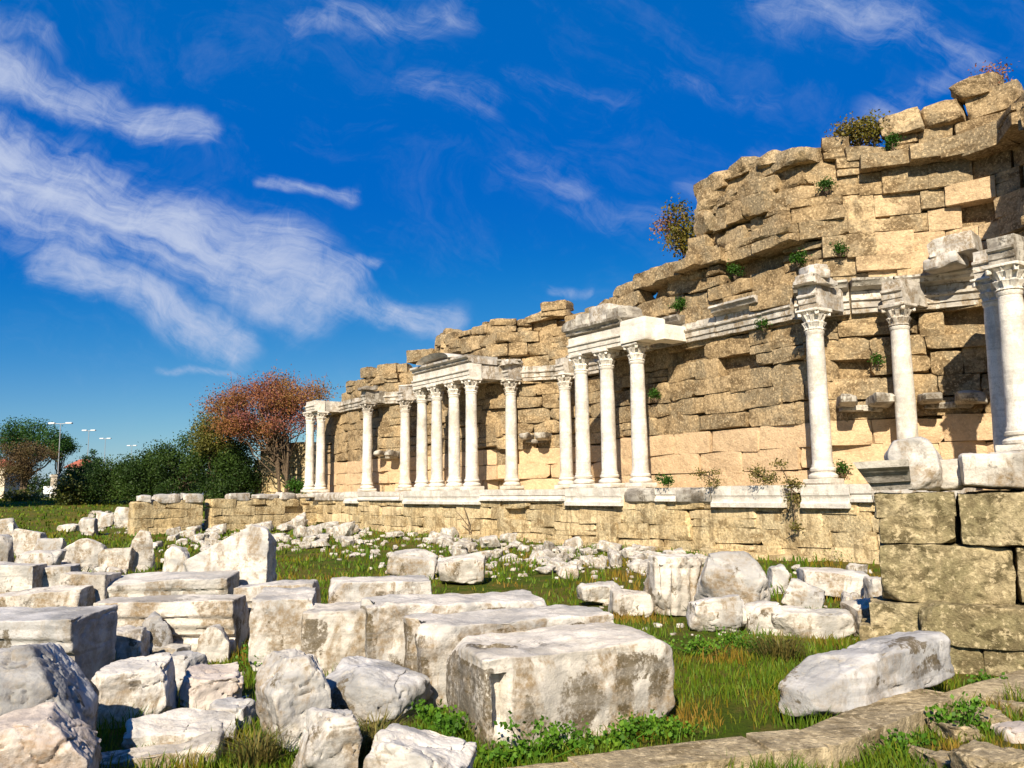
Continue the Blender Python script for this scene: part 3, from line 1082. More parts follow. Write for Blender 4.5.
# ---- broken consoles in the niches
def bracket(px, py, off, w_, seed):
    best = min(np.arange(0, WP.len, .05), key=lambda u: abs(project((*WP.at(u), 3.6))[0] - px))
    c = WP.at(best); t_ = WP.tan(best); nb = np.array([-t_[1], t_[0]])
    c = c - nb * off
    d = ray(px, py); k = math.hypot(*c) / math.hypot(d[0], d[1])
    p = np.array([c[0], c[1], EYE[2] + d[2] * k])
    tt3 = np.array([t_[0], t_[1], 0]); ya = math.atan2(t_[1], t_[0])
    mb = MB()
    for j, (dx, sx, sy, sz, dz) in enumerate([(-.38, .20, .55, .12, .03), (.36, .26, .62, .14, 0), (0, .5, .16, .08, -.14)]):
        V, Fc = stone((sx * w_, sy, sz), 8, 10, 4, (.7, .92), .1, .05, 4, seed + j)
        mb.addq(V @ rotm(ya).T + p + tt3 * dx * w_ + np.array([0, 0, dz]) + (np.array([nb[0], nb[1], 0]) * .25 if j == 2 else 0), Fc)
    under(mb.build('bracket', MARBLE_DARK))


DV_3 = np.array([DV[0], DV[1], 0])
bracket(390, 454, .3, .9, 801)
bracket(538, 437, .3, .9, 811)
bracket(862, 402, .3, 1.0, 821)
bracket(947, 399, .3, 1.1, 831)

# ------------------------------------------------------------------ low wing wall on the left
WE = ground_at(134, 536)
p_end = SV(SL, -1.0)
WW = Path([(0, 0), (1, 0)])
WW.p = np.array([[WE[0], WE[1]], [p_end[0], p_end[1]]]); WW.l = np.array([0, np.linalg.norm(WW.p[1] - WW.p[0])]); WW.len = WW.l[1]
wing = empty('low_stone_wall', WE, 'low tan stone wall left of the columns, white stones along its top', 'wall')
mb = MB()
gapu = WW.len * .36
for (a, b_) in ((0, gapu - .2), (gapu + .2, WW.len)):
    core(mb, WW, -.3, 1.15, .25, .7, a + .5, b_ - .2, .5)
    z = -.1
    for i, h in enumerate((.42, .38, .36, .36)):
        course(mb, WW, z, z + h, a, b_, (.6, 1.7), .7, .02, 6, 900 + i + int(a * 10), (.2, .95), .01 if i < 3 else .12, 2, .04, 0, None, 80, (.92, .99), -.003, .03, .15)
        z += h
o = mb.build('masonry', PODIUM, wing); o.location = -WE
mb = MB()
rs = random.Random(31)
u = .15
while u < WW.len - .2:
    L = rs.uniform(.5, 1.3)
    if rs.random() < .78 and abs(u + L / 2 - gapu) > .5:
        c = WW.at(u + L / 2); t_ = WW.tan(u)
        V, Fc = stone((L / 2, .3, rs.uniform(.10, .19)), 7, 12, 4, (.75, .93), .1, .05, 3, rs.randrange(10 ** 6))
        nb = np.array([-t_[1], t_[0]])
        mb.addq(V @ rotm(math.atan2(t_[1], t_[0]) + rs.uniform(-.2, .2), 0, rs.uniform(-.06, .06)).T + np.array([*(c + nb * .25), 1.50]), Fc)
    u += L + rs.uniform(0, .3)
o = mb.build('capstones', MARBLE, wing); o.location = -WE
# the lit side wall behind the autumn tree
bw0 = np.array([(254 - 512) / F * 51.6, 51.6]); bw1 = np.array([(313 - 512) / F * 50.0, 50.0])
BWP = Path([(0, 0), (1, 0)]); BWP.p = np.array([bw0, bw1]); BWP.l = np.array([0, np.linalg.norm(bw1 - bw0)]); BWP.len = BWP.l[1]
bwo = np.array([*bw0, .4])
mb = MB()
core(mb, BWP, .2, 4.4, .2, .8, .3, BWP.len, .5)
z = .2
for i in range(9):
    h = .50
    course(mb, BWP, z, z + h, 0 if i < 7 else .8, BWP.len, (.7, 1.5), .5, .03, 4, 950 + i, (.5, 1), 0, 2, .03)
    z += h
o = mb.build('stone_wall', PODIUM, None, True, bwo)
tag(o, 'plain sunlit ochre stone wall seen through the branches of the autumn tree', 'wall')

# ------------------------------------------------------------------ near masonry on the right
nw_o = ground_at(872, 655)
nearw = empty('broken_stone_wall', nw_o, 'rough mossy block wall at the right edge, nearest the viewer', 'wall')
NW0 = ray(878, 560); NW0 = NW0 / NW0[1] * 8.3 + EYE
NWD = np.array([.9, -.436]); NWD /= np.linalg.norm(NWD); NWB = np.array([-NWD[1], NWD[0]])


def on_plane(px, py, off):
    """point of the wall plane (moved off metres towards the viewer) seen at a pixel of the photo"""
    d = ray(px, py)
    q = NW0[:2] - NWB * off
    k = ((q - EYE[:2]) @ NWB) / (d[:2] @ NWB)
    return EYE + d * k


def nearstone(mb, x0, y0, x1, y1, off, depth, seed, n=12, p=18, chips=3, amp=.03, tint=None, roll=0, jit=.05, cut=(.82, .96)):
    a, b_ = on_plane(x0, (y0 + y1) / 2, off), on_plane(x1, (y0 + y1) / 2, off)
    tp, bt = on_plane((x0 + x1) / 2, y0, off), on_plane((x0 + x1) / 2, y1, off)
    L = np.linalg.norm((b_ - a)[:2]); h = tp[2] - bt[2]
    V, Fc = stone((L / 2, depth / 2, h / 2), n, p, chips, cut, jit, amp, 3.2, seed, 4)
    c = (a + b_) / 2
    c = np.array([c[0] + NWB[0] * depth / 2, c[1] + NWB[1] * depth / 2, (tp[2] + bt[2]) / 2])
    rot = rotm(math.atan2(NWD[1], NWD[0]), 0, roll)
    rs_ = random.Random(seed)
    mb.addq(V @ rot.T + c, Fc, rs_.uniform(.2, .9) if tint is None else tint)
    return c, h, L


mb = MB()
for i, q in enumerate([(874, 492, 957, 520, 0, .6), (878, 514, 958, 544, -.03, .6), (959, 491, 1040, 546, .06, .7), (1040, 492, 1120, 546, .02, .7),
                       (880, 543, 1016, 604, .04, .8), (1017, 546, 1120, 606, .0, .8), (868, 604, 925, 640, .16, .9), (920, 606, 1034, 650, .26, 1.0), (1034, 606, 1130, 650, .12, .9),
                       (858, 626, 906, 650, .18, .7), (905, 640, 950, 690, .14, .7), (946, 642, 986, 700, .22, .8), (985, 646, 1046, 702, .30, .9), (1046, 650, 1140, 704, .28, .9),
                       (890, 668, 950, 710, .16, .5), (950, 694, 1060, 730, .2, .5)]):
    nearstone(mb, q[0] + 1, q[1] + 1.3, q[2] - 1, q[3] - 1.3, q[4] + (.0, .05, .02, .07)[i % 4], q[5], seed=1000 + i, n=44, amp=.032, p=90, chips=6, cut=(.84, .98), jit=.03, tint=(.9, .35, .7, .1, .5, .8)[i % 6])
c = NW0[:2] + NWD * 1.35 + NWB * .82
V, Fc = stone((1.22, .38, .72), 8, 30, 0, (.9, .97), .01, .02, 2, 5)
mb.addq(V @ rotm(math.atan2(NWD[1], NWD[0])).T + np.array([c[0], c[1], .68]), Fc, .2)
o = mb.build('block_courses', NEARWALL, nearw); o.location = -nw_o


def rockobj(name, V, Fc, loc, mat, label, cat, group=None, rot=None, n=None, tint=0.5):
    mb = MB()
    if rot is not None: V = V @ rot.T
    zmin = V[:, 2].min()
    V = V - np.array([0, 0, zmin])
    mb.addq(V, Fc, tint)
    o = mb.build(name, mat, sharp=55)
    o.location = loc
    return tag(o, label, cat, group)


# stones lying on that wall
def topstone(name, x0, y0, x1, y1, off, depth, seed, mat, label, cat='stone', roll=0, p=16, chips=3, yawx=0, cut=(.78, .95), amp=.03, extra=()):
    a, b_ = on_plane(x0, (y0 + y1) / 2, off), on_plane(x1, (y0 + y1) / 2, off)
    tp, bt = on_plane((x0 + x1) / 2, y0, off), on_plane((x0 + x1) / 2, y1, off)
    L = np.linalg.norm((b_ - a)[:2]); h = tp[2] - bt[2]
    V, Fc = stone((L / 2, depth / 2, h / 2), 18, p, chips, cut, .05, amp, 3.5, seed, 4, extra)
    c = (a + b_) / 2
    V = V @ rotm(math.atan2(NWD[1], NWD[0]) + yawx, 0, roll).T
    return rockobj(name, V, Fc, (c[0] + NWB[0] * depth / 2, c[1] + NWB[1] * depth / 2, bt[2] - .01), mat, label, cat)


# moulded slab with a dark soffit
a = on_plane(874, 490, .05); b_ = on_plane(912, 490, .05)
mb = MB()
zt = a[2]
L = np.linalg.norm((b_ - a)[:2])
moulding(mb, (0, 0), (L, 0), np.array([0, 1.0]), [(.45, 0), (0.0, 0), (-.02, .07), (-.06, .075), (-.09, .14), (-.17, .20), (-.20, .215), (-.21, .28), (.45, .28)], 5, .05, .012)
Vs_ = mb.v[0]; Vs_[:, 0] -= np.maximum(0, Vs_[:, 2]) * .55 * np.clip(1 - Vs_[:, 0] / (L * .9), 0, 1)
o = mb.build('moulded_slab', MARBLE_DARK)
o.location = (a[0], a[1], zt - .005)
o.rotation_euler = (0, R(-2), math.atan2(NWD[1], NWD[0]))
tag(o, 'slanting moulded cornice slab on the left end of the mossy wall', 'cornice fragment')
topstone('marble_boulder', 884, 439, 943, 491, -.06, .42, 41, MARBLE, 'pale rounded marble lump standing upright on the mossy wall', 'boulder', 0, 16, 6, 0, (.66, .9), .05, (((-1, 0, -1), .62), ((1, 0, .8), .72), ((-1, 0, 1), .74)))
topstone('marble_block', 962, 455, 1034, 491, -.02, .6, 43, MARBLE_STAINED, 'stained grey block lying on the right of the mossy wall', 'stone block', R(2), 22, 2)
topstone('rubble_stone', 934, 459, 964, 491, -.22, .35, 44, MARBLE_STAINED, 'small broken brownish stone wedged between two larger blocks on the mossy wall', 'stone', 0, 12, 5)

# ------------------------------------------------------------------ the fallen marble
FORE = []


def rock(name, label, x0, x1, yt, yb, D, yaw=0, style='block', mat=MARBLE, seed=None, tilt=0, pit=0, cat=None, sink=.04, extra=(), group=None, zup=0.0, n=None, hmul=1.0, carve=0, groove=False):
    """a stone whose near foot is seen at yb, its top back edge at yt, between x0 and x1"""
    seed = len(FORE) * 13 + 5 if seed is None else seed
    cx = (x0 + x1) / 2
    p = ground_at(cx, yb)
    if zup:
        d = ray(cx, yb); k = (zup - EYE[2]) / d[2]; p = EYE + d * k
    dist = math.hypot(p[0], p[1])
    zc = p[1] + .35 * D
    W = (x1 - x0) * zc / F
    L = max(.12, (W - D * abs(math.sin(R(yaw)))) / max(.5, math.cos(R(yaw))))
    ce, se = abs(math.cos(R(yaw))), abs(math.sin(R(yaw)))
    De = D * ce + .4 * L * se
    h = EYE[2] - (yt - horizon(cx)) * (p[1] + .75 * De) / F - p[2]
    h = max(h, .06) * hmul
    kw = {'block': dict(p=60, chips=4, cut=(.84, .97), jit=.05, amp=.03), 'rough': dict(p=60, chips=11, cut=(.68, .92), jit=.18, amp=.030),
          'boulder': dict(p=30, chips=14, cut=(.62, .86), jit=.25, amp=.04), 'slab': dict(p=45, chips=5, cut=(.78, .95), jit=.08, amp=.035)}[style]
    npx = max(x1 - x0, 20)
    n_ = n or int(min(92, max(14, npx / 2.0)))
    V, Fc = stone((L / 2, D / 2, (h + sink) / 2), n_, freq=2.2 / max(.4, L), seed=seed, oct=5, extra=extra, **kw)
    if groove:
        V[:, 1] += .05 * sstep(-V[:, 1], D * .1, D * .3) * np.clip(np.sin(V[:, 0] * 46 + 1.5 * fbm(V * 5, 2)) - .1, 0, 1) * (V[:, 2] < h * .36)
    if carve:                                   # a cornice moulding along the front
        fr = sstep(-V[:, 1], D * .1, D * .35)
        V[:, 1] -= fr * (.05 * sstep(V[:, 2], h * .02, h * .06) + .035 * sstep(V[:, 2], h * .22, h * .25))
        if carve > 1: V[:, 1] += fr * .06 * (1 - sstep(np.abs(V[:, 2] + h * .18), h * .04, h * .07))
    dn = V / np.linalg.norm(V, axis=1)[:, None]
    ck = np.abs(fbm(V * np.array([1.6, 1.6, 2.6]) / max(.45, min(1, L)) + seed * 2.3, 4))
    V = V - dn * ((.026 if style in ('rough', 'boulder') else .014) * np.clip(1 - ck / .09, 0, 1) ** 1.5)[:, None]    # cracks
    # small-scale knocks
    V = V + .005 * np.c_[fbm(V * 14, 3), fbm(V * 14 + 30, 3), fbm(V * 14 + 60, 3)]
    q_ = fbm(V * np.array([2.6, 2.6, 1.4]) / max(.5, min(1.2, L)) + seed * 1.7, 5)
    tint = .55 + .42 * sstep(q_, .08, .42) * (V[:, 2] < h * .40) * (1.0 if mat in (MARBLE_STAINED, MARBLE_GREY) else .7)
    rot = rotm(R(yaw), R(pit), R(tilt))
    along = np.array([p[0], p[1]]) / dist
    c = np.array([p[0], p[1]]) + along * (De / 2)
    o = rockobj(name, V, Fc, (c[0], c[1], p[2] - sink), mat, label, cat or 'stone', group, rot, tint=tint)
    FORE.append((c[0], c[1], max(L, D) * .5, L / 2, D / 2, R(yaw)))
    return o


# the big hollow-ended block in the middle
def big_block(loc, yaw, L, D, h, mat, label, seed, notch=None, tilt=0, top_hole=False):
    V, Fc = stone((L / 2, D / 2, h / 2), 64, 48, 5, (.85, .96), .04, .05, 1.8, seed, 5)
    if notch:
        (yc, hw, dep, zlo) = notch              # an upright slot cut in the left end
        m_ = np.clip(1 - (np.abs(V[:, 1] - yc) / hw) ** 6, 0, 1) * np.clip((-V[:, 0] - (L / 2 - .09)) / .06, 0, 1) * sstep(V[:, 2], zlo - .04, zlo)
        V[:, 0] += dep * m_
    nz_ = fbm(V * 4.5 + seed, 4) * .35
    tn = sstep(-V[:, 0] + nz_ * .25, L / 2 - .10, L / 2 - .03) * .95 * (V[:, 2] < h * .42)     # black crust on the left end
    if top_hole:
        r_ = np.hypot((V[:, 0] + L * .36) / 2.0, V[:, 1] + D * .05)
        V[:, 2] -= .13 * (1 - sstep(r_, .045, .075)) * (V[:, 2] > h * .3)
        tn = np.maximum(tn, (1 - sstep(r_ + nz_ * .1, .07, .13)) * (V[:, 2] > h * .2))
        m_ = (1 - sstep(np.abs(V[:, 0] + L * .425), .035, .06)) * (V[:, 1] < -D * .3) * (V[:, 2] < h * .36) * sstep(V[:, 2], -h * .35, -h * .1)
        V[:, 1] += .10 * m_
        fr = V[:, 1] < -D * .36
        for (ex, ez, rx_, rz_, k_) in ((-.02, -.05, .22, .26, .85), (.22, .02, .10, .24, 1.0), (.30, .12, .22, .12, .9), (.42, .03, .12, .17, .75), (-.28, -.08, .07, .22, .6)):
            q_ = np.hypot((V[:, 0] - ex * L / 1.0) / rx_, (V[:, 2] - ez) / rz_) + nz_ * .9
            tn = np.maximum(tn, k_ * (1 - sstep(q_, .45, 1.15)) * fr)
    else:
        q_ = fbm(V * np.array([3, 3, 1.5]) + seed * 3, 4)
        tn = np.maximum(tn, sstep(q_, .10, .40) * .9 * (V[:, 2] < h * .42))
    V = V + .007 * np.c_[fbm(V * 12, 3), fbm(V * 12 + 30, 3), fbm(V * 12 + 60, 3)]
    rot = rotm(R(yaw), 0, R(tilt))
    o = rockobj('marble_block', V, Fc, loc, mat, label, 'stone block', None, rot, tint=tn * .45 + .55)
    FORE.append((loc[0], loc[1], L * .5, L / 2, D / 2, R(yaw)))
    return o


def corner_loc(px, py, L, D, yaw):
    """centre of a block whose nearest (left front) foot is seen at a pixel"""
    p = ground_at(px, py)
    a = R(yaw)
    return np.array([p[0] + L / 2 * math.cos(a) - D / 2 * math.sin(a), p[1] + L / 2 * math.sin(a) + D / 2 * math.cos(a), p[2] - .03])


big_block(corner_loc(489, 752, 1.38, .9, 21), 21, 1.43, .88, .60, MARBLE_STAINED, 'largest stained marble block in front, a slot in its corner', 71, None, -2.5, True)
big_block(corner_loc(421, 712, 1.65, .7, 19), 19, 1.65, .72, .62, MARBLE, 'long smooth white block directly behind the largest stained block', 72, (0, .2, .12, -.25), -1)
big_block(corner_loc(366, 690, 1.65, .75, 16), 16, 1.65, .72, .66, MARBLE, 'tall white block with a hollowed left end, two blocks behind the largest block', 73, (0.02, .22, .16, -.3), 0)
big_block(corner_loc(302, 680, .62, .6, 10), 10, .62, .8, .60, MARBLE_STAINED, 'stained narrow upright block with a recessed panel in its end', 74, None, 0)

B, G_, S_, P_ = MARBLE, MARBLE_GREY, MARBLE_STAINED, MARBLE_PINK
# left foreground heap
rock('marble_boulder', 'huge bluish grey boulder in the bottom left corner', -40, 92, 650, 800, .70, 14, 'rough', G_, 301, 0, 0, 'boulder', extra=(((1.1, 0, .9), .50), ((.2, -1, 1), .66), ((-1, -.4, 1), .78)))
rock('marble_boulder', 'tan veined boulder at the bottom left corner, lower one of a pair', -20, 92, 702, 820, .36, 16, 'rough', P_, 302, 0, 0, 'boulder', extra=(((1, 0, .9), .58), ((.3, -1, .8), .74)))
rock('marble_block', 'long flat-topped grey block at the left edge with a rounded right end', -70, 101, 610, 690, .60, -6, 'block', G_, 303, 0, 0, carve=1, cat='stone block')
rock('marble_slab', 'thin weathered slab at the left edge behind the flat-topped grey block', -30, 84, 588, 628, .55, 4, 'slab', S_, 304, 0, 0, 'stone slab')
rock('marble_block', 'cube-shaped pale block leaning between dark gaps near the bottom left', 97, 174, 657, 728, .50, 14, 'rough', B, 305, -4, 6, 'stone block')
rock('marble_boulder', 'pinkish angular stone with a broken face, right of the cube-shaped block', 177, 246, 665, 712, .45, 20, 'rough', P_, 306, 10, 0, 'stone')
rock('marble_boulder', 'tall slanting white boulder with pink veins in the left foreground heap', 243, 332, 648, 750, .65, 30, 'rough', B, 307, -10, 0, 'boulder', extra=(((-.7, 0, 1), .62), ((-.2, -1, 1), .74)))
rock('marble_boulder', 'broad rounded grey boulder beside the slanting white boulder', 322, 432, 664, 730, .65, -14, 'boulder', G_, 308, 5, 0, 'boulder')
rock('marble_boulder', 'white wedge boulder with dry grass on it at the bottom', 288, 366, 698, 790, .50, 25, 'rough', B, 309, 8, 0, 'boulder', extra=(((-1, -.4, 1), .7),))
rock('marble_boulder', 'bright white jagged boulder cut by the bottom edge', 364, 474, 726, 830, .45, -10, 'rough', B, 310, 4, 0, 'boulder', extra=(((1, -.2, 1), .72),))
rock('marble_slab', 'long thin brown-edged slab lying flat at the bottom left', 66, 216, 736, 772, .22, 12, 'slab', S_, 311, -3, 0, 'stone slab')
rock('marble_slab', 'white slab resting behind the thin brown-edged slab', 128, 236, 710, 752, .42, 10, 'rough', B, 312, 3, 0, 'stone slab')
rock('rubble_stone', 'small bright white pointed stone standing on the grass near the left heap', 199, 229, 622, 664, .22, 10, 'rough', B, 313, 0, 0, extra=(((1, 0, 1), .62), ((-1, 0, 1), .70)))
rock('marble_slab', 'thin upright splinter of marble with a shaded right side', 143, 172, 610, 662, .20, 30, 'rough', G_, 314, -8, 0, extra=(((1, 0, 1), .62),))
rock('rubble_stone', 'little white rounded stone in the left heap between splinter and pointed stone', 164, 191, 624, 652, .25, 0, 'boulder', B, 315)
rock('rubble_stone', 'dark grey ridged stone behind the cube-shaped block', 158, 209, 648, 690, .35, -20, 'rough', G_, 316)
rock('rubble_stone', 'white-topped stone half in shadow beside the flat-topped grey block', 101, 147, 624, 668, .35, 10, 'rough', B, 317)
rock('rubble_stone', 'low flat white stone under the marble splinter', 152, 186, 641, 664, .25, -10, 'slab', B, 318)
rock('rubble_stone', 'small grey stone low between the slanting boulder and the white slab', 214, 250, 694, 730, .3, 0, 'rough', G_, 319)
rock('marble_block', 'long block with brown stained front behind the pointed stone', 104, 240, 594, 656, .55, 2, 'block', S_, 320, 0, 0, carve=2, cat='stone block')
rock('marble_slab', 'long low white slab lying behind the brown stained block', 104, 232, 573, 618, .65, 3, 'slab', B, 321, 0, 0, carve=1, cat='stone slab')
rock('marble_block', 'short dark grooved block at the left end of the long low slab', 66, 112, 572, 622, .5, 5, 'block', S_, 322, 0, 0, 'stone block')
rock('marble_block', 'low pale block at the left edge in the second row of stones', -30, 38, 562, 606, .5, 0, 'block', B, 323, 0, 0, 'stone block')
rock('marble_block', 'low whitish block in the second row beside the dark grooved block', 30, 76, 564, 604, .5, 6, 'block', B, 324, 0, 0, 'stone block')
rock('marble_slab', 'big pale leaning slab rising to a point left of the green lawn', 188, 274, 528, 606, .5, -8, 'rough', B, 325, 4, 0, 'stone slab', extra=(((-1.1, 0, 1.6), .36), ((-.3, -1, .8), .74)))
rock('marble_block', 'square white-faced block beside the gap left of the tall hollowed block', 252, 318, 590, 672, .75, 8, 'block', B, 326, 0, 0, 'stone block')
rock('marble_slab', 'thin flat white slab on edge of the lawn behind the square white-faced block', 240, 318, 580, 640, .6, 4, 'slab', B, 327, 0, 0, carve=1, cat='stone slab')
rock('marble_slab', 'wide flat white slab nearest the lawn behind the tall hollowed block', 326, 436, 576, 640, 1.2, 8, 'slab', B, 328, 0, 0, 'stone slab')
# second line on the left
rock('rubble_stone', 'pointed white stone with a black shaded side standing at the lawn edge', 128, 153, 531, 572, .3, 25, 'rough', B, 330, 0, 0, extra=(((-1, 0, 1), .66),))
rock('rubble_stone', 'white cone-like stone left of the big leaning slab', 164, 188, 547, 582, .3, 0, 'rough', B, 331, 0, 0, extra=(((1, 0, 1), .66), ((-1, 0, 1), .72)))
rock('rubble_stone', 'white double-lobed stone in the left rubble line', 66, 106, 545, 572, .4, 0, 'boulder', B, 332)
rock('rubble_stone', 'flat white stone right of the double-lobed stone', 102, 134, 549, 574, .4, 0, 'rough', B, 333)
rock('rubble_stone', 'square white stone high at the left edge by the lawn', -10, 15, 520, 548, .4, 0, 'rough', B, 334)
rock('rubble_stone', 'white flat-topped stone near the left edge by the lawn', 13, 43, 531, 556, .45, 0, 'rough', B, 335)
rock('rubble_stone', 'white slanting stone third from the left edge by the lawn', 37, 62, 540, 570, .4, 0, 'rough', B, 336)
rock('rubble_stone', 'upright grey stone at the left edge below the square white stone', -8, 11, 535, 575, .3, 0, 'rough', G_, 337)
rock('rubble_stone', 'low white stone lying under the flat-topped and slanting stones at left', 16, 58, 551, 578, .4, 0, 'boulder', B, 338)
rock('rubble_stone', 'lone flat stone on the lawn, farthest left of the scattered field stones', 60, 78, 524, 532, .5, 0, 'rough', B, 340)
rock('rubble_stone', 'upright stone on the lawn left of the low wall', 80, 96, 519, 536, .45, 0, 'rough', B, 341)
rock('rubble_stone', 'rounded white stone on the lawn nearly touching the low wall', 98, 114, 514, 528, .5, 0, 'boulder', B, 342)
rock('rubble_stone', 'white stone pile block at the free end of the low wall', 116, 136, 508, 528, .6, 0, 'rough', B, 343)
# middle distance
rock('marble_boulder', 'white rough boulder alone on the lawn before the rubble band', 391, 436, 552, 580, .6, 0, 'boulder', B, 350, cat='boulder')
rock('marble_boulder', 'squarish pitted boulder on the lawn right of the lone white boulder', 439, 484, 558, 586, .5, 0, 'rough', S_, 351, cat='boulder')
rock('rubble_stone', 'short drum-like white stone behind the largest stained block', 575, 622, 583, 607, .4, 20, 'boulder', B, 352)
rock('rubble_stone', 'brown-stained stone behind the largest block at its right end', 612, 650, 590, 618, .45, 0, 'rough', S_, 353)
rock('marble_block', 'upright weathered block with vertical grooves in the middle distance', 646, 702, 555, 618, .5, 12, 'rough', S_, 354, 3, 0, 'stone block', groove=True)
rock('marble_boulder', 'large rounded white boulder right of the grooved upright block', 698, 772, 556, 626, .7, -12, 'boulder', B, 355, 8, 0, 'boulder', extra=(((1, 0, 1), .7),))
rock('marble_boulder', 'smaller bulging boulder in front of the large rounded white boulder', 692, 738, 598, 634, .4, 0, 'boulder', B, 356, cat='boulder')
rock('rubble_stone', 'low white stone at the grass edge below the rounded boulders', 700, 748, 604, 634, .4, 5, 'rough', B, 357)
rock('rubble_stone', 'low stone with a sharp upright edge, left of the sloping white stone', 744, 778, 602, 636, .35, -5, 'rough', B, 358)
rock('rubble_stone', 'low sloping white stone with brown grass before it', 772, 852, 602, 640, .5, -8, 'boulder', B, 359)
rock('marble_slab', 'flat pitted slab near the podium at right, a dark gap under it', 800, 864, 570, 600, .8, -5, 'slab', B, 360, 4, 0, 'stone slab')
rock('marble_slab', 'slim slanting stone between the rounded boulder and the pitted slab', 784, 828, 582, 612, .4, -25, 'rough', B, 361, 12, 0)
rock('rubble_stone', 'small upright white stone behind the slim slanting stone', 770, 788, 564, 594, .35, 0, 'rough', B, 362)
rock('rubble_stone', 'little white stone tucked against the left end of the mossy wall', 868, 884, 576, 606, .3, 0, 'rough', B, 363)
rock('rubble_stone', 'tan stone at the foot of the mossy wall by the dark shadow', 852, 884, 596, 640, .4, 0, 'rough', S_, 364)
# right foreground
p_ = EYE + ray(848, 716) * ((.10 - EYE[2]) / ray(848, 716)[2])
L_, D_, H_, Y_ = 1.62, .42, .34, 33
V, Fc = stone((L_ / 2, D_ / 2, H_ / 2), 60, 60, 9, (.80, .96), .06, .028, 2.4, 372, 5, (((-1.6, -.2, .9), .56), ((-1.2, -.9, .2), .66), ((-.6, .3, 1), .84), ((.2, -1, .9), .84)))
V = V - .03 * (V / np.linalg.norm(V, axis=1)[:, None]) * (np.clip(1 - np.abs(fbm(V * np.array([1.2, 2.5, 3.5]) + 7, 4)) / .08, 0, 1) ** 1.5)[:, None] + .007 * np.c_[fbm(V * 12, 3), fbm(V * 12 + 30, 3), fbm(V * 12 + 60, 3)]
ca_, sa_ = math.cos(R(Y_)), math.sin(R(Y_))
c_ = p_[:2] + np.array([ca_, sa_]) * (L_ / 2 - .20) + np.array([-sa_, ca_]) * D_ / 2
rockobj('marble_block', V, Fc, (c_[0], c_[1], .06), MARBLE_GREY, 'grey marble block with a jagged left end lying on the kerb at lower right', 'stone block', None, rotm(R(Y_), R(-4), R(-1.5)), tint=.55 + .4 * sstep(fbm(V * np.array([2, 4, 5]), 5), .05, .4))
FORE.append((c_[0], c_[1], L_ / 2, L_ / 2, D_ / 2, R(Y_)))

# kerb stones
kerb = empty('stone_kerb', ground_at(750, 760), 'low line of worn tan kerb stones along the bottom right', 'kerb')
KO = np.array(kerb.location)
mb = MB()


def kerbstone(p0px, p1px, depth, h, seed, n=30, amp=.012, p=80):
    a, b_ = ground_at(*p0px), ground_at(*p1px)
    t_ = (b_ - a)[:2]; L = np.linalg.norm(t_); t_ /= L; nb = np.array([-t_[1], t_[0]])
    V, Fc = stone((L / 2, depth / 2, h / 2), n, p, 2, (.92, .98), .02, amp, 3.5, seed, 4)
    c = (a + b_)[:2] / 2 + nb * depth / 2
    V = V @ rotm(math.atan2(t_[1], t_[0])).T + np.array([c[0], c[1], h / 2 - .05])
    mb.addq(V, Fc, random.Random(seed).uniform(.3, .9))
    FORE.append((c[0], c[1], L / 2, L / 2, depth / 2, math.atan2(t_[1], t_[0])))


kerbstone((590, 800), (775, 776), .34, .17, 1101)
kerbstone((776, 778), (832, 772), .36, .19, 1102)
kerbstone((836, 772), (962, 716), .34, .20, 1103)
kerbstone((430, 812), (588, 800), .3, .14, 1104)
kerbstone((962, 716), (1060, 690), .3, .14, 1105)
o = mb.build('kerb_stones', KERB, kerb); o.location = -KO
for i, (x0, x1, yt, yb, lab) in enumerate([(1000, 1030, 715, 742, 'pale rounded stone at the right edge below the mossy wall'), (968, 1006, 708, 728, 'flat tan stone lying under the foot of the mossy wall'),
                                           (965, 1040, 738, 800, 'large dull tan stone in the bottom right corner'), (940, 972, 716, 742, 'small tan stone among weeds at the bottom right'), (1000, 1040, 700, 718, 'thin reddish stone at the right edge on top of smaller stones'),
                                           (925, 968, 738, 775, 'brown rough stone half buried behind the kerb')]):
    rock('rubble_stone', lab, x0, x1, yt, yb, .28, 5, 'rough', KERB if i else MARBLE_PINK, 380 + i)

# ---- field rubble in front of the podium: every stone its own object, shapes shared
protos = []
for i in range(16):
    rs_ = np.random.RandomState(50 + i)
    V, Fc = stone((.5, rs_.uniform(.3, .5), rs_.uniform(.2, .36)), 10, 26, 10, (.58, .88), .25, .11, 2.4, 2000 + i, 4)
    V = V - np.array([0, 0, V[:, 2].min() + .06])
    mb = MB(); mb.addq(V, Fc)
    o = mb.build('rubble_stone', MARBLE_RUBBLE if i % 4 else MARBLE_STAINED)
    protos.append(o.data)
    bpy.data.objects.remove(o)
rs = random.Random(77)
BANDS = [  # x0,x1,y0,y1,count,size range px, label words
    (185, 345, 518, 546, 44, (6, 18), 'small white rubble stone in the band before the left end of the podium'),
    (280, 450, 524, 550, 46, (6, 17), 'small white rubble stone scattered before the four-column row'),
    (430, 650, 538, 574, 74, (6, 22), 'white broken rubble stone in the band before the podium centre'),
    (540, 715, 546, 578, 34, (7, 22), 'white broken rubble stone in the heap left of the grooved upright block'),
    (330, 440, 548, 572, 9, (5, 13), 'little white stone lying loose on the lawn'),
    (60, 140, 556, 580, 12, (10, 22), 'white rubble stone in the dense line along the left lawn edge'),
    (150, 270, 536, 556, 12, (6, 16), 'white stone crumb beside the big leaning slab'),
    (740, 880, 568, 612, 14, (8, 18), 'small white stone among weeds left of the mossy wall'),
    (0, 60, 560, 590, 8, (10, 20), 'small white stone between the second-row blocks at the left edge'),
    (60, 250, 655, 745, 16, (8, 18), 'stone chip fallen between the boulders of the left heap')]
k = 0
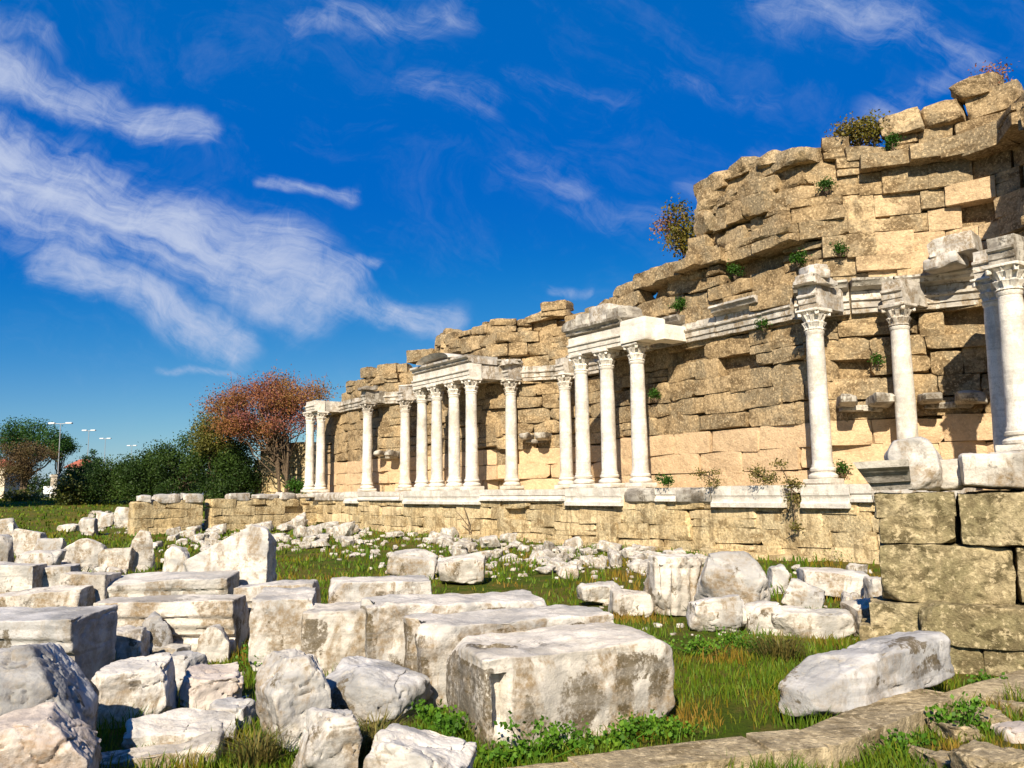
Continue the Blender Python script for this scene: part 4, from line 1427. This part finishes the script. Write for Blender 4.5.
for (x0, x1, y0, y1, cnt, szr, lab) in BANDS:
    for _ in range(cnt):
        u_ = rs.random()
        x = rs.uniform(x0, x1); y = rs.uniform(y0, y1)
        p = ground_at(x, y)
        w_ = rs.uniform(*szr) * p[1] / F
        # never inside the podium
        q = p[:2] - A0
        if q @ BV > -1.35 - w_ * .6 and q @ DV > -26: continue
        o = bpy.data.objects.new('rubble_stone', protos[k % len(protos)])
        COL.objects.link(o)
        o.location = p
        o.rotation_euler = (rs.uniform(-.15, .15), rs.uniform(-.15, .15), rs.uniform(0, 6.28))
        o.scale = (w_, w_, w_ * rs.uniform(.8, 1.25))
        tag(o, lab, 'stone', lab.replace('stone', 'stones', 1))
        FORE.append((p[0], p[1], w_ * .4, w_ * .4, w_ * .35, 0))
        k += 1

# the finest crumbs between them, beyond counting
mb = MB()
rs_ = np.random.RandomState(99)
for (x0, x1, y0, y1, cnt) in [(185, 460, 518, 552, 190), (430, 720, 538, 580, 240), (330, 470, 545, 575, 24), (690, 880, 570, 640, 50), (600, 800, 580, 640, 70), (0, 260, 545, 600, 70), (60, 330, 640, 760, 80), (90, 140, 515, 535, 40)]:
    for _ in range(cnt):
        p = ground_at(rs_.uniform(x0, x1), rs_.uniform(y0, y1))
        q = p[:2] - A0
        if q @ BV > -1.3 and q @ DV > -26: continue
        w_ = rs_.uniform(2.8, 7.5) * p[1] / F
        V, Fc = stone((w_ / 2, w_ * rs_.uniform(.3, .5), w_ * rs_.uniform(.18, .36)), 3, 14, 5, (.6, .9), .25, w_ * .1, 3 / w_, rs_.randint(10 ** 6), 2)
        mb.addq(V @ rotm(rs_.uniform(0, 6), rs_.uniform(-.2, .2)).T + p + (0, 0, w_ * .12), Fc)
tag(mb.build('rubble_crumbs', MARBLE_STAINED), 'fine white marble crumbs strewn through the grass between the larger rubble', 'rubble', None, 'stuff')

# ------------------------------------------------------------------ foliage
def leaves(mb, C, size, rs, tint, aspect=.55, droop=0.0, bend=True):
    """C: (n,3) positions; one pointed leaf quad for each"""
    n = len(C)
    a = rs.normal(size=(n, 3)); a[:, 2] -= droop; a /= np.linalg.norm(a, axis=1)[:, None]
    b_ = np.cross(a, rs.normal(size=(n, 3))); b_ /= np.linalg.norm(b_, axis=1)[:, None]
    sz = (size * rs.uniform(.6, 1.3, n))[:, None]
    P0 = C - a * sz * .5; P2 = C + a * sz * .5
    P1 = C + b_ * sz * aspect * .5; P3 = C - b_ * sz * aspect * .5
    V = np.stack([P0, P1, P2, P3], 1).reshape(-1, 3)
    Fq = np.arange(n * 4).reshape(n, 4)
    mb.addq(V, Fq, np.repeat(tint, 4))


def clumped(rs, n, centers, spread, flat=.8):
    i = rs.randint(0, len(centers), n)
    o = rs.normal(size=(n, 3)) * spread
    o[:, 2] *= flat
    return centers[i] + o, i


def tree(name, label, cat, base, crown_c, crown_r, nclump, nleaf, leaf, lmat, spread, seed, trunk_r=.15, stems=1, group=None, lmul=1.0, shell=.45, flat=.8):
    rs = np.random.RandomState(seed)
    base = np.asarray(base, float); crown_c = np.asarray(crown_c, float); crown_r = np.asarray(crown_r, float)
    root = empty(name, base, label, cat, group)
    d = rs.normal(size=(nclump, 3)); d /= np.linalg.norm(d, axis=1)[:, None]
    rr = rs.uniform(shell, 1.0, nclump) ** .6
    cl_ = crown_c + d * rr[:, None] * crown_r * (1 + .18 * rs.normal(size=(nclump, 1)))
    cl_[:, 2] = np.maximum(cl_[:, 2], base[2] + .15)
    mb = MB()
    C, i = clumped(rs, nleaf, cl_, spread, flat)
    C[:, 2] = np.maximum(C[:, 2], base[2] + .05)
    tn = rs.uniform(0, 1, nclump)[i] * .7 + rs.uniform(0, .3, nleaf)
    leaves(mb, C - base, leaf, rs, tn)
    mb.build('crown', lmat, root)
    mb = MB()
    for s_ in range(stems):
        a = rs.uniform(0, 6.28); off = np.array([math.cos(a), math.sin(a), 0]) * trunk_r * (1.4 if stems > 1 else 0)
        top = crown_c + off * 4 - base
        hh = top[2]
        pts = [off, off * 1.6 + np.array([0, 0, hh * .33]), off * 3 + np.array([rs.uniform(-.1, .1), rs.uniform(-.1, .1), hh * .66]), top]
        mb.add(*tube(pts, [trunk_r, trunk_r * .8, trunk_r * .6, trunk_r * .35], 7))
        for k in range(min(nclump // stems, 16)):
            c = cl_[(k * stems + s_) % nclump] - base
            st = pts[1] + (pts[3] - pts[1]) * rs.uniform(0, .8)
            m_ = (st + c) / 2 + np.array([0, 0, -.1 * hh * rs.uniform(0, 1)]) + rs.normal(size=3) * .12
            mb.add(*tube([st, m_, c], [trunk_r * .45, trunk_r * .28, trunk_r * .10], 5))
    mb.build('trunk', BARK, root)
    return root


def far(px, d, z=None):
    r_ = ray(px, 490); x = r_[0] / r_[1] * d
    return np.array([x, d, float(gz(x, d)) if z is None else z])


def zat(py, px, d):
    r_ = ray(px, py)
    return EYE[2] + r_[2] / r_[1] * d


# autumn tree behind the low wall
d = 49.0
b0 = far(283, d)
tree('autumn_tree', 'bare-stemmed autumn tree with reddish brown crown behind the low wall', 'tree', b0, (far(268, d)[0], d, zat(411, 268, d)), (3.5, 2.6, 1.7), 70, 36000, .12, AUTUMN, .44, 91, .11, 4)
# twiggy purple shoots over the crown
tw = MB()
rs_ = np.random.RandomState(4)
au = [o for o in COL.objects if o.name.startswith('autumn_tree')][0]
for i in range(130):
    a = np.array([far(rs_.uniform(222, 320), d)[0], d + rs_.uniform(-1.5, 1.5), zat(rs_.uniform(395, 425), 270, d)])
    e = a + np.array([rs_.uniform(-.5, .6), rs_.uniform(-.3, .3), rs_.uniform(.7, 1.7)])
    tw.add(*tube([a - b0, (a + e) / 2 - b0 + rs_.normal(size=3) * .06, e - b0], [.022, .016, .006], 4))
tw.build('twigs', plain('purplish_twigs', (.20, .09, .10), .8, .3, 9), au)
# dark evergreen bushes
for i, (px, dd, ytop, wpx, lab) in enumerate([
        (85, 62, 466, 60, 'dark evergreen bush at the far left end of the hedge-like row'),
        (118, 60, 458, 56, 'dark evergreen bush second from the left in the far row'),
        (150, 57, 452, 56, 'dark evergreen bush in the middle of the far row'),
        (182, 55, 434, 70, 'tall dark evergreen bush left of the autumn tree'),
        (214, 53, 424, 66, 'tallest dark evergreen bush just left of the autumn tree'),
        (236, 51, 452, 44, 'rounded dark evergreen bush at the foot of the autumn tree')]):
    b_ = far(px, dd)
    top = zat(ytop, px, dd)
    hh = top - b_[2]
    rx = wpx * dd / F / 2
    tree('evergreen_bush', lab, 'bush', b_, (b_[0], b_[1], b_[2] + hh * .52), (rx, rx * .9, hh * .52), 46, 14000, .15, BUSHL, .36, 120 + i, .09, 2, 'dark evergreen bushes behind the lawn', shell=.2)
b_ = far(216, 52)
tree('olive_tree', 'olive green and yellow tree between the dark bushes and the autumn tree', 'tree', b_, (b_[0], b_[1], zat(436, 216, 52)), (1.5, 1.4, 1.5), 26, 9000, .14, OLIVEL, .35, 138, .09, 2, shell=.3)
b_ = far(70, 58)
tree('olive_bush', 'yellowish bush lit by the sun at the left end of the dark bushes', 'bush', b_, (b_[0], b_[1], b_[2] + .9), (1.1, .9, .9), 18, 2200, .2, OLIVEL, .3, 140, .05, 1, shell=.2)
b_ = far(28, 64)
tree('low_shrub', 'low yellow-green shrub strip at the lawn end below the brown tree', 'shrub', b_, (b_[0], b_[1], b_[2] + .3), (2.6, .7, .35), 18, 1600, .18, OLIVEL, .25, 141, .04, 1, shell=.2)
b_ = far(295, 46)
tree('low_shrub', 'little green shrub at the foot of the autumn tree trunk', 'shrub', b_, (b_[0], b_[1], zat(488, 295, 46)), (.6, .5, .35), 10, 900, .14, GREENTUFT, .2, 142, .03, 1, shell=.2)
# stone pines and the brown tree at the far left
b_ = far(22, 96)
tree('stone_pine', 'broad umbrella-crowned dark green pine at the far left', 'tree', b_, (b_[0] + .3, b_[1], zat(443, 28, 96)), (4.9, 4, 1.9), 50, 16000, .22, PINEL, .55, 150, .3, 1, shell=.3)
b_ = far(58, 98)
tree('round_tree', 'small round dark green tree right of the umbrella pine', 'tree', b_, (b_[0], b_[1], zat(450, 58, 98)), (1.5, 1.3, 1.6), 24, 6000, .2, PINEL, .35, 151, .18, 1, shell=.3)
b_ = far(22, 84)
tree('brown_tree', 'brown leafless-looking tree in front of the umbrella pine', 'tree', b_, (b_[0], b_[1], zat(462, 22, 84)), (2.8, 2.0, 2.3), 40, 9000, .17, BROWNL, .45, 152, .16, 2, shell=.3)
for i, (px, yt, w_) in enumerate([(88, 449, .9), (94, 448, .8)]):
    b_ = far(px, 110)
    tree('cypress', ['narrow dark cypress behind the far bushes, left one of a close pair', 'narrow dark cypress behind the far bushes, right one of a close pair'][i], 'tree', b_, (b_[0], b_[1], (zat(yt, px, 110) + b_[2]) / 2), (.7, .7, (zat(yt, px, 110) - b_[2]) / 2), 30, 1800, .3, PINEL, .25, 160 + i, .12, 1, 'cypresses behind the far bushes', shell=.1)
# low green wall of distant scrub hiding the horizon
for i, px in enumerate(range(-40, 330, 26)):
    b_ = far(px, 118 + (i % 3) * 5)
    tree('distant_bush', 'distant dark green bush along the horizon behind the lawn', 'bush', b_, (b_[0], b_[1], b_[2] + 1.5), (2.8, 2, 1.6), 24, 2500, .3, BUSHL, .6, 170 + i, .1, 1, 'distant bushes on the horizon', shell=.2)
# tree standing left of the picture; only its shade falls on the lawn
b_ = np.array([-37.5, 48.0, float(gz(-37.5, 48))])
tree('shade_tree', 'leafy tree standing left of the lawn', 'tree', b_, b_ + (0, 0, 9.6), (4.4, 5, 1.9), 60, 9000, .4, PINEL, .6, 190, .28, 1)

# street lamps far off
for i, (px, ytop, d, lab) in enumerate([(57, 424, 92, 'tallest twin-headed street lamp by the umbrella pine'), (86, 431, 118, 'second street lamp from the left, smaller, over the bushes'),
                                        (103, 439, 140, 'third street lamp from the left, over the bushes'), (130, 446, 165, 'faintest and farthest street lamp on the right of the row')]):
    b_ = far(px, d)
    h = zat(ytop, px, d) - b_[2]
    root = empty('street_lamp', b_, lab, 'street lamp', 'street lamps along the far road')
    mb = MB(); mb.add(*tube([(0, 0, 0), (0, 0, h * .5), (0, 0, h)], [.075, .06, .04], 8)); mb.build('pole', STEEL, root)
    mb = MB(); mb.add(*tube([(-.75, 0, h + .05), (0, 0, h), (.75, 0, h + .05)], [.04, .05, .04], 6)); mb.build('arm', STEEL, root)
    for sgn in (-1, 1):
        mb = MB()
        V, Fc = stone((.36, .2, .09), 8, 8, 0, (.9, 1), 0, 0, 1, 3)
        mb.addq(V + (sgn * (.95 if i == 0 else .6), 0, h + .08), Fc); mb.build('lamp_head', LAMPW, root)


# houses peeping over the bushes
def house(px0, px1, yeave, yridge, d, label, seed):
    a, b_ = far(px0, d), far(px1, d)
    W = b_[0] - a[0]; c = (a + b_) / 2
    ze, zr = zat(yeave, px0, d), zat(yridge, px0, d)
    root = empty('house', c, label, 'house')
    h = ze - c[2]; D = 4.0; rh = max(zr - ze, .6)
    mb = MB()
    x, y0, y1 = W / 2, 0, D
    V = [(-x, y0, 0), (x, y0, 0), (x, y1, 0), (-x, y1, 0), (-x, y0, h), (x, y0, h), (x, y1, h), (-x, y1, h)]
    mb.add(V, [(0, 1, 5, 4), (1, 2, 6, 5), (2, 3, 7, 6), (3, 0, 4, 7)]); mb.build('wall', PLASTER, root, False)
    mb = MB(); e = .35
    V = [(-x - e, y0 - e, h), (x + e, y0 - e, h), (x + e, y1 + e, h), (-x - e, y1 + e, h), (-x * .5, D / 2, h + rh), (x * .5, D / 2, h + rh)]
    V += [(q[0], q[1], q[2] - .12) for q in V[:4]]
    mb.add(V, [(0, 1, 5, 4), (1, 2, 5), (2, 3, 4, 5), (3, 0, 4), (6, 7, 1, 0), (7, 8, 2, 1), (8, 9, 3, 2), (9, 6, 0, 3), (9, 8, 7, 6)]); mb.build('roof', TILE, root, False)
    for k in (-.5, .5):
        mb = MB()
        V, Fc = stone((.5, .06, .55), 4, 40, 0, (1, 1), 0, 0, 1, 1)
        mb.addq(V + (k * x, y0 - .02, h * .62), Fc); mb.build('window', DARKGLASS, root, False)


house(-40, 4, 466, 459, 104, 'pale house with low red roof half hidden at the left edge', 1)
house(66, 86, 467, 459, 125, 'red-roofed house behind the yellowish bush and street lamp', 2)
# white notice board and pale pillar near the lamp
b_ = far(48, 70)
root = empty('notice_board', b_, 'small white board on posts at the far edge of the lawn', 'sign')
mb = MB(); V, Fc = stone((.38, .03, .32), 5, 40, 0, (1, 1), 0, 0, 1, 1); mb.addq(V + (0, 0, .75), Fc); mb.build('board', WHITEP, root)
for sx in (-.3, .3):
    mb = MB(); mb.add(*tube([(sx, .05, 0), (sx, .05, 1.05)], [.03, .03], 6)); mb.build('post', STEEL, root)
b_ = far(55, 72)
root = empty('stone_pillar', b_, 'pale square gate pillar with a cap behind the white board', 'pillar')
mb = MB(); V, Fc = stone((.28, .28, .95), 6, 30, 1, (.92, .98), .01, .02, 3, 8); mb.addq(V + (0, 0, .95), Fc); mb.build('shaft', MARBLE_STAINED, root)
mb = MB(); V, Fc = stone((.36, .36, .10), 6, 20, 1, (.9, .98), .01, .02, 3, 9); mb.addq(V + (0, 0, 1.98), Fc); mb.build('cap', MARBLE, root)


# ---- plants on the ruin
def shrub_on(px, py, dv, rx, rz, n, mat, label, seed, leaf=.09, name='wall_shrub', cat='shrub', spread=.16):
    best = min(np.arange(0, WP.len, .1), key=lambda u: abs(project((*WP.at(u), 7.0))[0] - px))
    c = WP.at(best); t_ = WP.tan(best); nb = np.array([-t_[1], t_[0]])
    c = c + nb * dv
    d_ = ray(px, py); k_ = math.hypot(*c) / math.hypot(d_[0], d_[1])
    p = np.array([d_[0] * k_, d_[1] * k_, EYE[2] + d_[2] * k_])
    rs_ = np.random.RandomState(seed)
    nc = max(6, int(n / 130))
    dd = rs_.normal(size=(nc, 3)); dd /= np.linalg.norm(dd, axis=1)[:, None]
    cen = dd * np.array([rx, rx * .7, rz]) * rs_.uniform(.3, 1, (nc, 1))
    cen[:, 2] += rz * .9
    C, i = clumped(rs_, n, cen, spread, .9)
    root = empty(name, p, label, cat)
    mb = MB(); leaves(mb, C, leaf, rs_, rs_.uniform(0, 1, nc)[i] * .7 + rs_.uniform(0, .3, n)); mb.build('foliage', mat, root)
    mb = MB()
    for q in cen[:10]: mb.add(*tube([(0, 0, -.12), q * .5 + rs_.normal(size=3) * .03, q], [.025, .016, .006], 5))
    mb.build('stems', BARK, root)


shrub_on(858, 143, .5, .75, .28, 2600, SHRUBL, 'olive green bush growing on the broken top of the ruin', 201)
shrub_on(684, 252, 1.3, .55, .75, 2200, SHRUBL, 'tall autumn-tinted bush growing on the stepped top of the ruin', 202, .11, spread=.2)
shrub_on(668, 240, 1.3, .3, .4, 500, AUTUMN, 'reddish bush at the left of the tall bush on the stepped top', 203, .1)
shrub_on(992, 82, .5, .3, .18, 500, AUTUMN, 'thin reddish dry shrub at the highest right end of the ruin', 204, .07)
for i, (px, py, r_, lab) in enumerate([(678, 310, .24, 'bright green tuft left of the long band below the stepped masonry'), (735, 275, .17, 'green tuft in a dark joint below the stepped masonry'),
                                       (798, 262, .19, 'green tuft on the upper masonry left of the niche'), (826, 190, .17, 'small green tuft high on the ruin near the olive bush'), (893, 145, .15, 'flat green tuft under the topmost stones'),
                                       (764, 327, .13, 'green tuft under the marble band left of the tall single column'), (656, 398, .16, 'green tuft right of the nearest column of the three'), (840, 252, .10, 'tiny green tuft above the cornice of the niche'),
                                       (878, 361, .09, 'tiny green tuft on the niche wall between two columns'), (842, 472, .12, 'small green weed at the podium top beside the tall single column')]):
    shrub_on(px, py, -.16, r_, r_ * .8, int(500 * r_ / .15), GREENTUFT, lab, 220 + i, .06, 'wall_tuft', 'plant', .07)


def ledge_plant(px, py, r_, n, mat, label, seed, leaf=.07, up=1.0):
    s_ = solve_s(px, -1.22, 1.6)
    p = SV(s_, -1.22); d_ = ray(px, py); k_ = math.hypot(p[0], p[1]) / math.hypot(d_[0], d_[1]); p[2] = EYE[2] + d_[2] * k_
    rs_ = np.random.RandomState(seed)
    nc = max(6, n // 110)
    cen = rs_.normal(size=(nc, 3)) * np.array([r_ * .6, r_ * .4, r_ * up])
    C, i = clumped(rs_, n, cen, r_ * .3)
    root = empty('ledge_weed', p, label, 'plant')
    mb = MB(); leaves(mb, C, leaf, rs_, rs_.uniform(0, 1, n)); mb.build('foliage', mat, root)
    mb = MB()
    for q in cen[:8]: mb.add(*tube([(0, .1, .0), q * .5, q], [.016, .012, .005], 5))
    mb.build('stems', BARK, root)


ledge_plant(792, 488, .26, 900, DRY, 'brownish weed hanging over the ledge between two white plinths', 240, .06, 1.3)
ledge_plant(664, 481, .20, 500, GREENTUFT, 'low green weed on the ledge right of the three columns', 241, .06, .4)
ledge_plant(760, 476, .3, 600, DRY, 'dry weeds along the podium top behind the white plinth', 242, .06, .4)
ledge_plant(710, 476, .25, 400, DRY, 'dry brown weeds on the podium top above the blackened ledge', 243, .06, .35)

# ------------------------------------------------------------------ grass and weeds
def blocked(x, y, pad=.0):
    m_ = np.zeros(len(x), bool)
    for (cx, cy, r_, hx, hy, yw) in FORE:
        dx, dy = x - cx, y - cy
        c_, s_ = math.cos(yw), math.sin(yw)
        a = np.abs(c_ * dx + s_ * dy); b_ = np.abs(-s_ * dx + c_ * dy)
        m_ |= (a < hx * .85 + pad) & (b_ < hy * .85 + pad)
    return m_


def patch(x, y, f=.55, o=0):
    return fbm(np.c_[x * f + o, y * f + o, np.zeros(len(x)) + o], 4)


def blades(n, zr, seed, hr, wd, dens_pow):
    rs_ = np.random.RandomState(seed)
    u_ = rs_.uniform(0, 1, n)
    d_ = zr[0] * (zr[1] / zr[0]) ** u_ if dens_pow else rs_.uniform(*zr, n)
    px = rs_.uniform(-60, 1084, n)
    x = (px - 512) / F * d_
    y = d_
    q = np.c_[x, y] - A0
    ok = ~blocked(x, y) & ~((q @ BV > -1.15) & (q @ DV > -26))
    g = patch(x, y, .8)
    ok &= rs_.uniform(0, 1, n) < sstep(g, -.30, .10) * .95 + .05
    x, y = x[ok], y[ok]; g = g[ok]
    n = len(x)
    z = gz(x, y)
    h = rs_.uniform(*hr, n) * (.65 + .9 * sstep(patch(x, y, 1.7, 40), -.1, .5))
    dist = np.hypot(x, y)
    wv = wd * (.6 + .8 * rs_.uniform(0, 1, n)) * np.maximum(1, dist / 7)
    a = rs_.uniform(0, 6.28, n); lean = rs_.uniform(.1, .75, n) * h; la = rs_.uniform(0, 6.28, n)
    bx, by = np.cos(a) * wv, np.sin(a) * wv
    lx, ly = np.cos(la) * lean, np.sin(la) * lean
    V = np.stack([np.c_[x - bx, y - by, z - .01], np.c_[x + bx, y + by, z - .01], np.c_[x + bx * .7 + lx * .35, y + by * .7 + ly * .35, z + h * .6],
                  np.c_[x - bx * .7 + lx * .35, y - by * .7 + ly * .35, z + h * .6], np.c_[x + lx, y + ly, z + h]], 1).reshape(-1, 3)
    k_ = np.arange(n)[:, None] * 5
    quads = k_ + np.array([[0, 1, 2, 3]]); tris = k_ + np.array([[3, 2, 4]])
    dry = patch(x, y, .7, 90)
    tn = np.clip(.66 - .75 * sstep(dry, .02, .38) * (1 - .7 * sstep(dist, 12, 30)) + rs_.normal(size=n) * .17, 0, 1)
    return V, quads, tris, np.repeat(tn, 5)


mb = MB()
for args in [(90000, (3.6, 11), 1, (.05, .14), .004, 1), (42000, (10, 34), 2, (.06, .17), .006, 1), (26000, (32, 75), 3, (.08, .2), .006, 1)]:
    V, q_, t3, tn = blades(*args)
    base_n = mb.n
    mb.v.append(V); mb.t.append(tn)
    mb.f.extend(map(tuple, (q_ + base_n).tolist())); mb.f.extend(map(tuple, (t3 + base_n).tolist()))
    mb.n += len(V)
tag(mb.build('grass', GRASS), 'green and yellowing meadow grass growing between the fallen stones', 'grass', None, 'stuff')


def weed(px, py, r_, n, mat, label, seed, leaf=.05, hgt=.16, name='leafy_weed', blade=False):
    p = ground_at(px, py)
    rs_ = np.random.RandomState(seed)
    root = empty(name, p, label, 'weed')
    mb = MB()
    if blade:
        for i in range(n):
            a = rs_.uniform(0, 6.28); rr = r_ * rs_.uniform(0, .5)
            b0 = np.array([math.cos(a) * rr, math.sin(a) * rr, -.01]); la = a + rs_.normal() * .6
            h_ = hgt * rs_.uniform(.5, 1.2); ln = r_ * rs_.uniform(.3, 1.1)
            tip = b0 + np.array([math.cos(la) * ln, math.sin(la) * ln, h_]); mid_ = b0 + np.array([math.cos(la) * ln * .35, math.sin(la) * ln * .35, h_ * .75])
            sd_ = np.array([-math.sin(la), math.cos(la), 0]) * .004
            mb.add([b0 - sd_, b0 + sd_, mid_ + sd_, mid_ - sd_, tip], [(0, 1, 2, 3), (3, 2, 4)], rs_.uniform(0, 1))
        mb.build('blades', mat, root)
        return
    nc = 14
    cen = np.c_[rs_.normal(size=nc) * r_ * .5, rs_.normal(size=nc) * r_ * .35, rs_.uniform(.02, hgt, nc)]
    C, i = clumped(rs_, n, cen, r_ * .2, .7)
    C[:, 2] = np.maximum(C[:, 2], .005)
    leaves(mb, C, leaf, rs_, rs_.uniform(0, 1, nc)[i] * .6 + rs_.uniform(0, .4, n), .75)
    mb.build('foliage', mat, root)
    mb = MB()
    for q in cen: mb.add(*tube([(0, 0, -.02), (q[0] * .7, q[1] * .7, q[2] * .6), q], [.006, .005, .003], 4))
    mb.build('stems', mat, root)


for i, (px, py, r_, n, hg, lab) in enumerate([(536, 762, .20, 420, .22, 'tall leafy weed clump at the front foot of the largest block'), (500, 768, .16, 260, .14, 'leafy weed clump under the slotted corner of the largest block'), (575, 752, .18, 300, .14, 'low leafy weed clump left of centre along the foot of the largest block'),
                                              (612, 748, .18, 300, .13, 'low leafy weed clump along the right half of the largest block'), (640, 740, .2, 380, .16, 'leafy weed clump below the right end of the largest block'), (668, 738, .18, 260, .10, 'flat leafy weed patch right of the largest block'),
                                              (448, 745, .22, 380, .16, 'leafy weed clump between the jagged white boulder and the largest block'), (430, 728, .18, 260, .14, 'leafy weed at the foot of the long smooth white block'), (745, 648, .3, 420, .14, 'leafy green clump in the grass below the sloping stones'),
                                              (700, 655, .28, 360, .14, 'leafy green clump in the grass right of the largest block top'), (830, 712, .2, 300, .10, 'leafy weeds at the jagged end of the grey block on the kerb'), (965, 735, .18, 380, .20, 'leafy weed growing between small stones at the bottom right'),
                                              (985, 690, .12, 200, .12, 'leafy weed at the base of the mossy wall'), (255, 672, .2, 260, .22, 'leafy weed in the gap left of the square white-faced block'), (860, 622, .3, 420, .14, 'dark leafy weeds in the shade beside the mossy wall'),
                                              (840, 560, .5, 520, .2, 'leafy weeds against the podium near the mossy wall'), (590, 552, .4, 300, .15, 'green weeds along the podium foot behind the rubble'), (900, 752, .2, 300, .08, 'low weeds below the kerb at bottom right')]):
    weed(px, py, r_, n, WEED, lab, 260 + i, .034, hg)
weed(375, 752, .26, 260, DRY, 'olive dry grass tuft between wedge boulder and jagged white boulder', 300, .05, .20, 'grass_tuft', True)
weed(345, 762, .22, 200, DRY, 'drooping dry grass tuft on the wedge boulder at the bottom', 301, .05, .18, 'grass_tuft', True)
weed(255, 768, .22, 220, DRY, 'straw-coloured grass tuft below the slanting white boulder', 302, .05, .20, 'grass_tuft', True)
weed(780, 660, .35, 260, DRY, 'brown dry grass tuft before the sloping white stone', 303, .05, .24, 'grass_tuft', True)
# bare twig plant against the podium
s_ = solve_s(470, -1.25, .6)
p = SV(s_, -1.25, 0.0)
root = empty('bare_twig_plant', p, 'thin bare branching plant leaning on the podium face below the columns', 'plant')
mb = MB()
mb.add(*tube([(0, 0, -.05), (-.05, .05, .6), (-.25, .1, 1.2)], [.03, .022, .01], 5)); mb.add(*tube([(-.03, .03, .4), (-.35, .05, .8), (-.5, .1, .95)], [.018, .012, .006], 5))
mb.build('twigs', BARK, root)
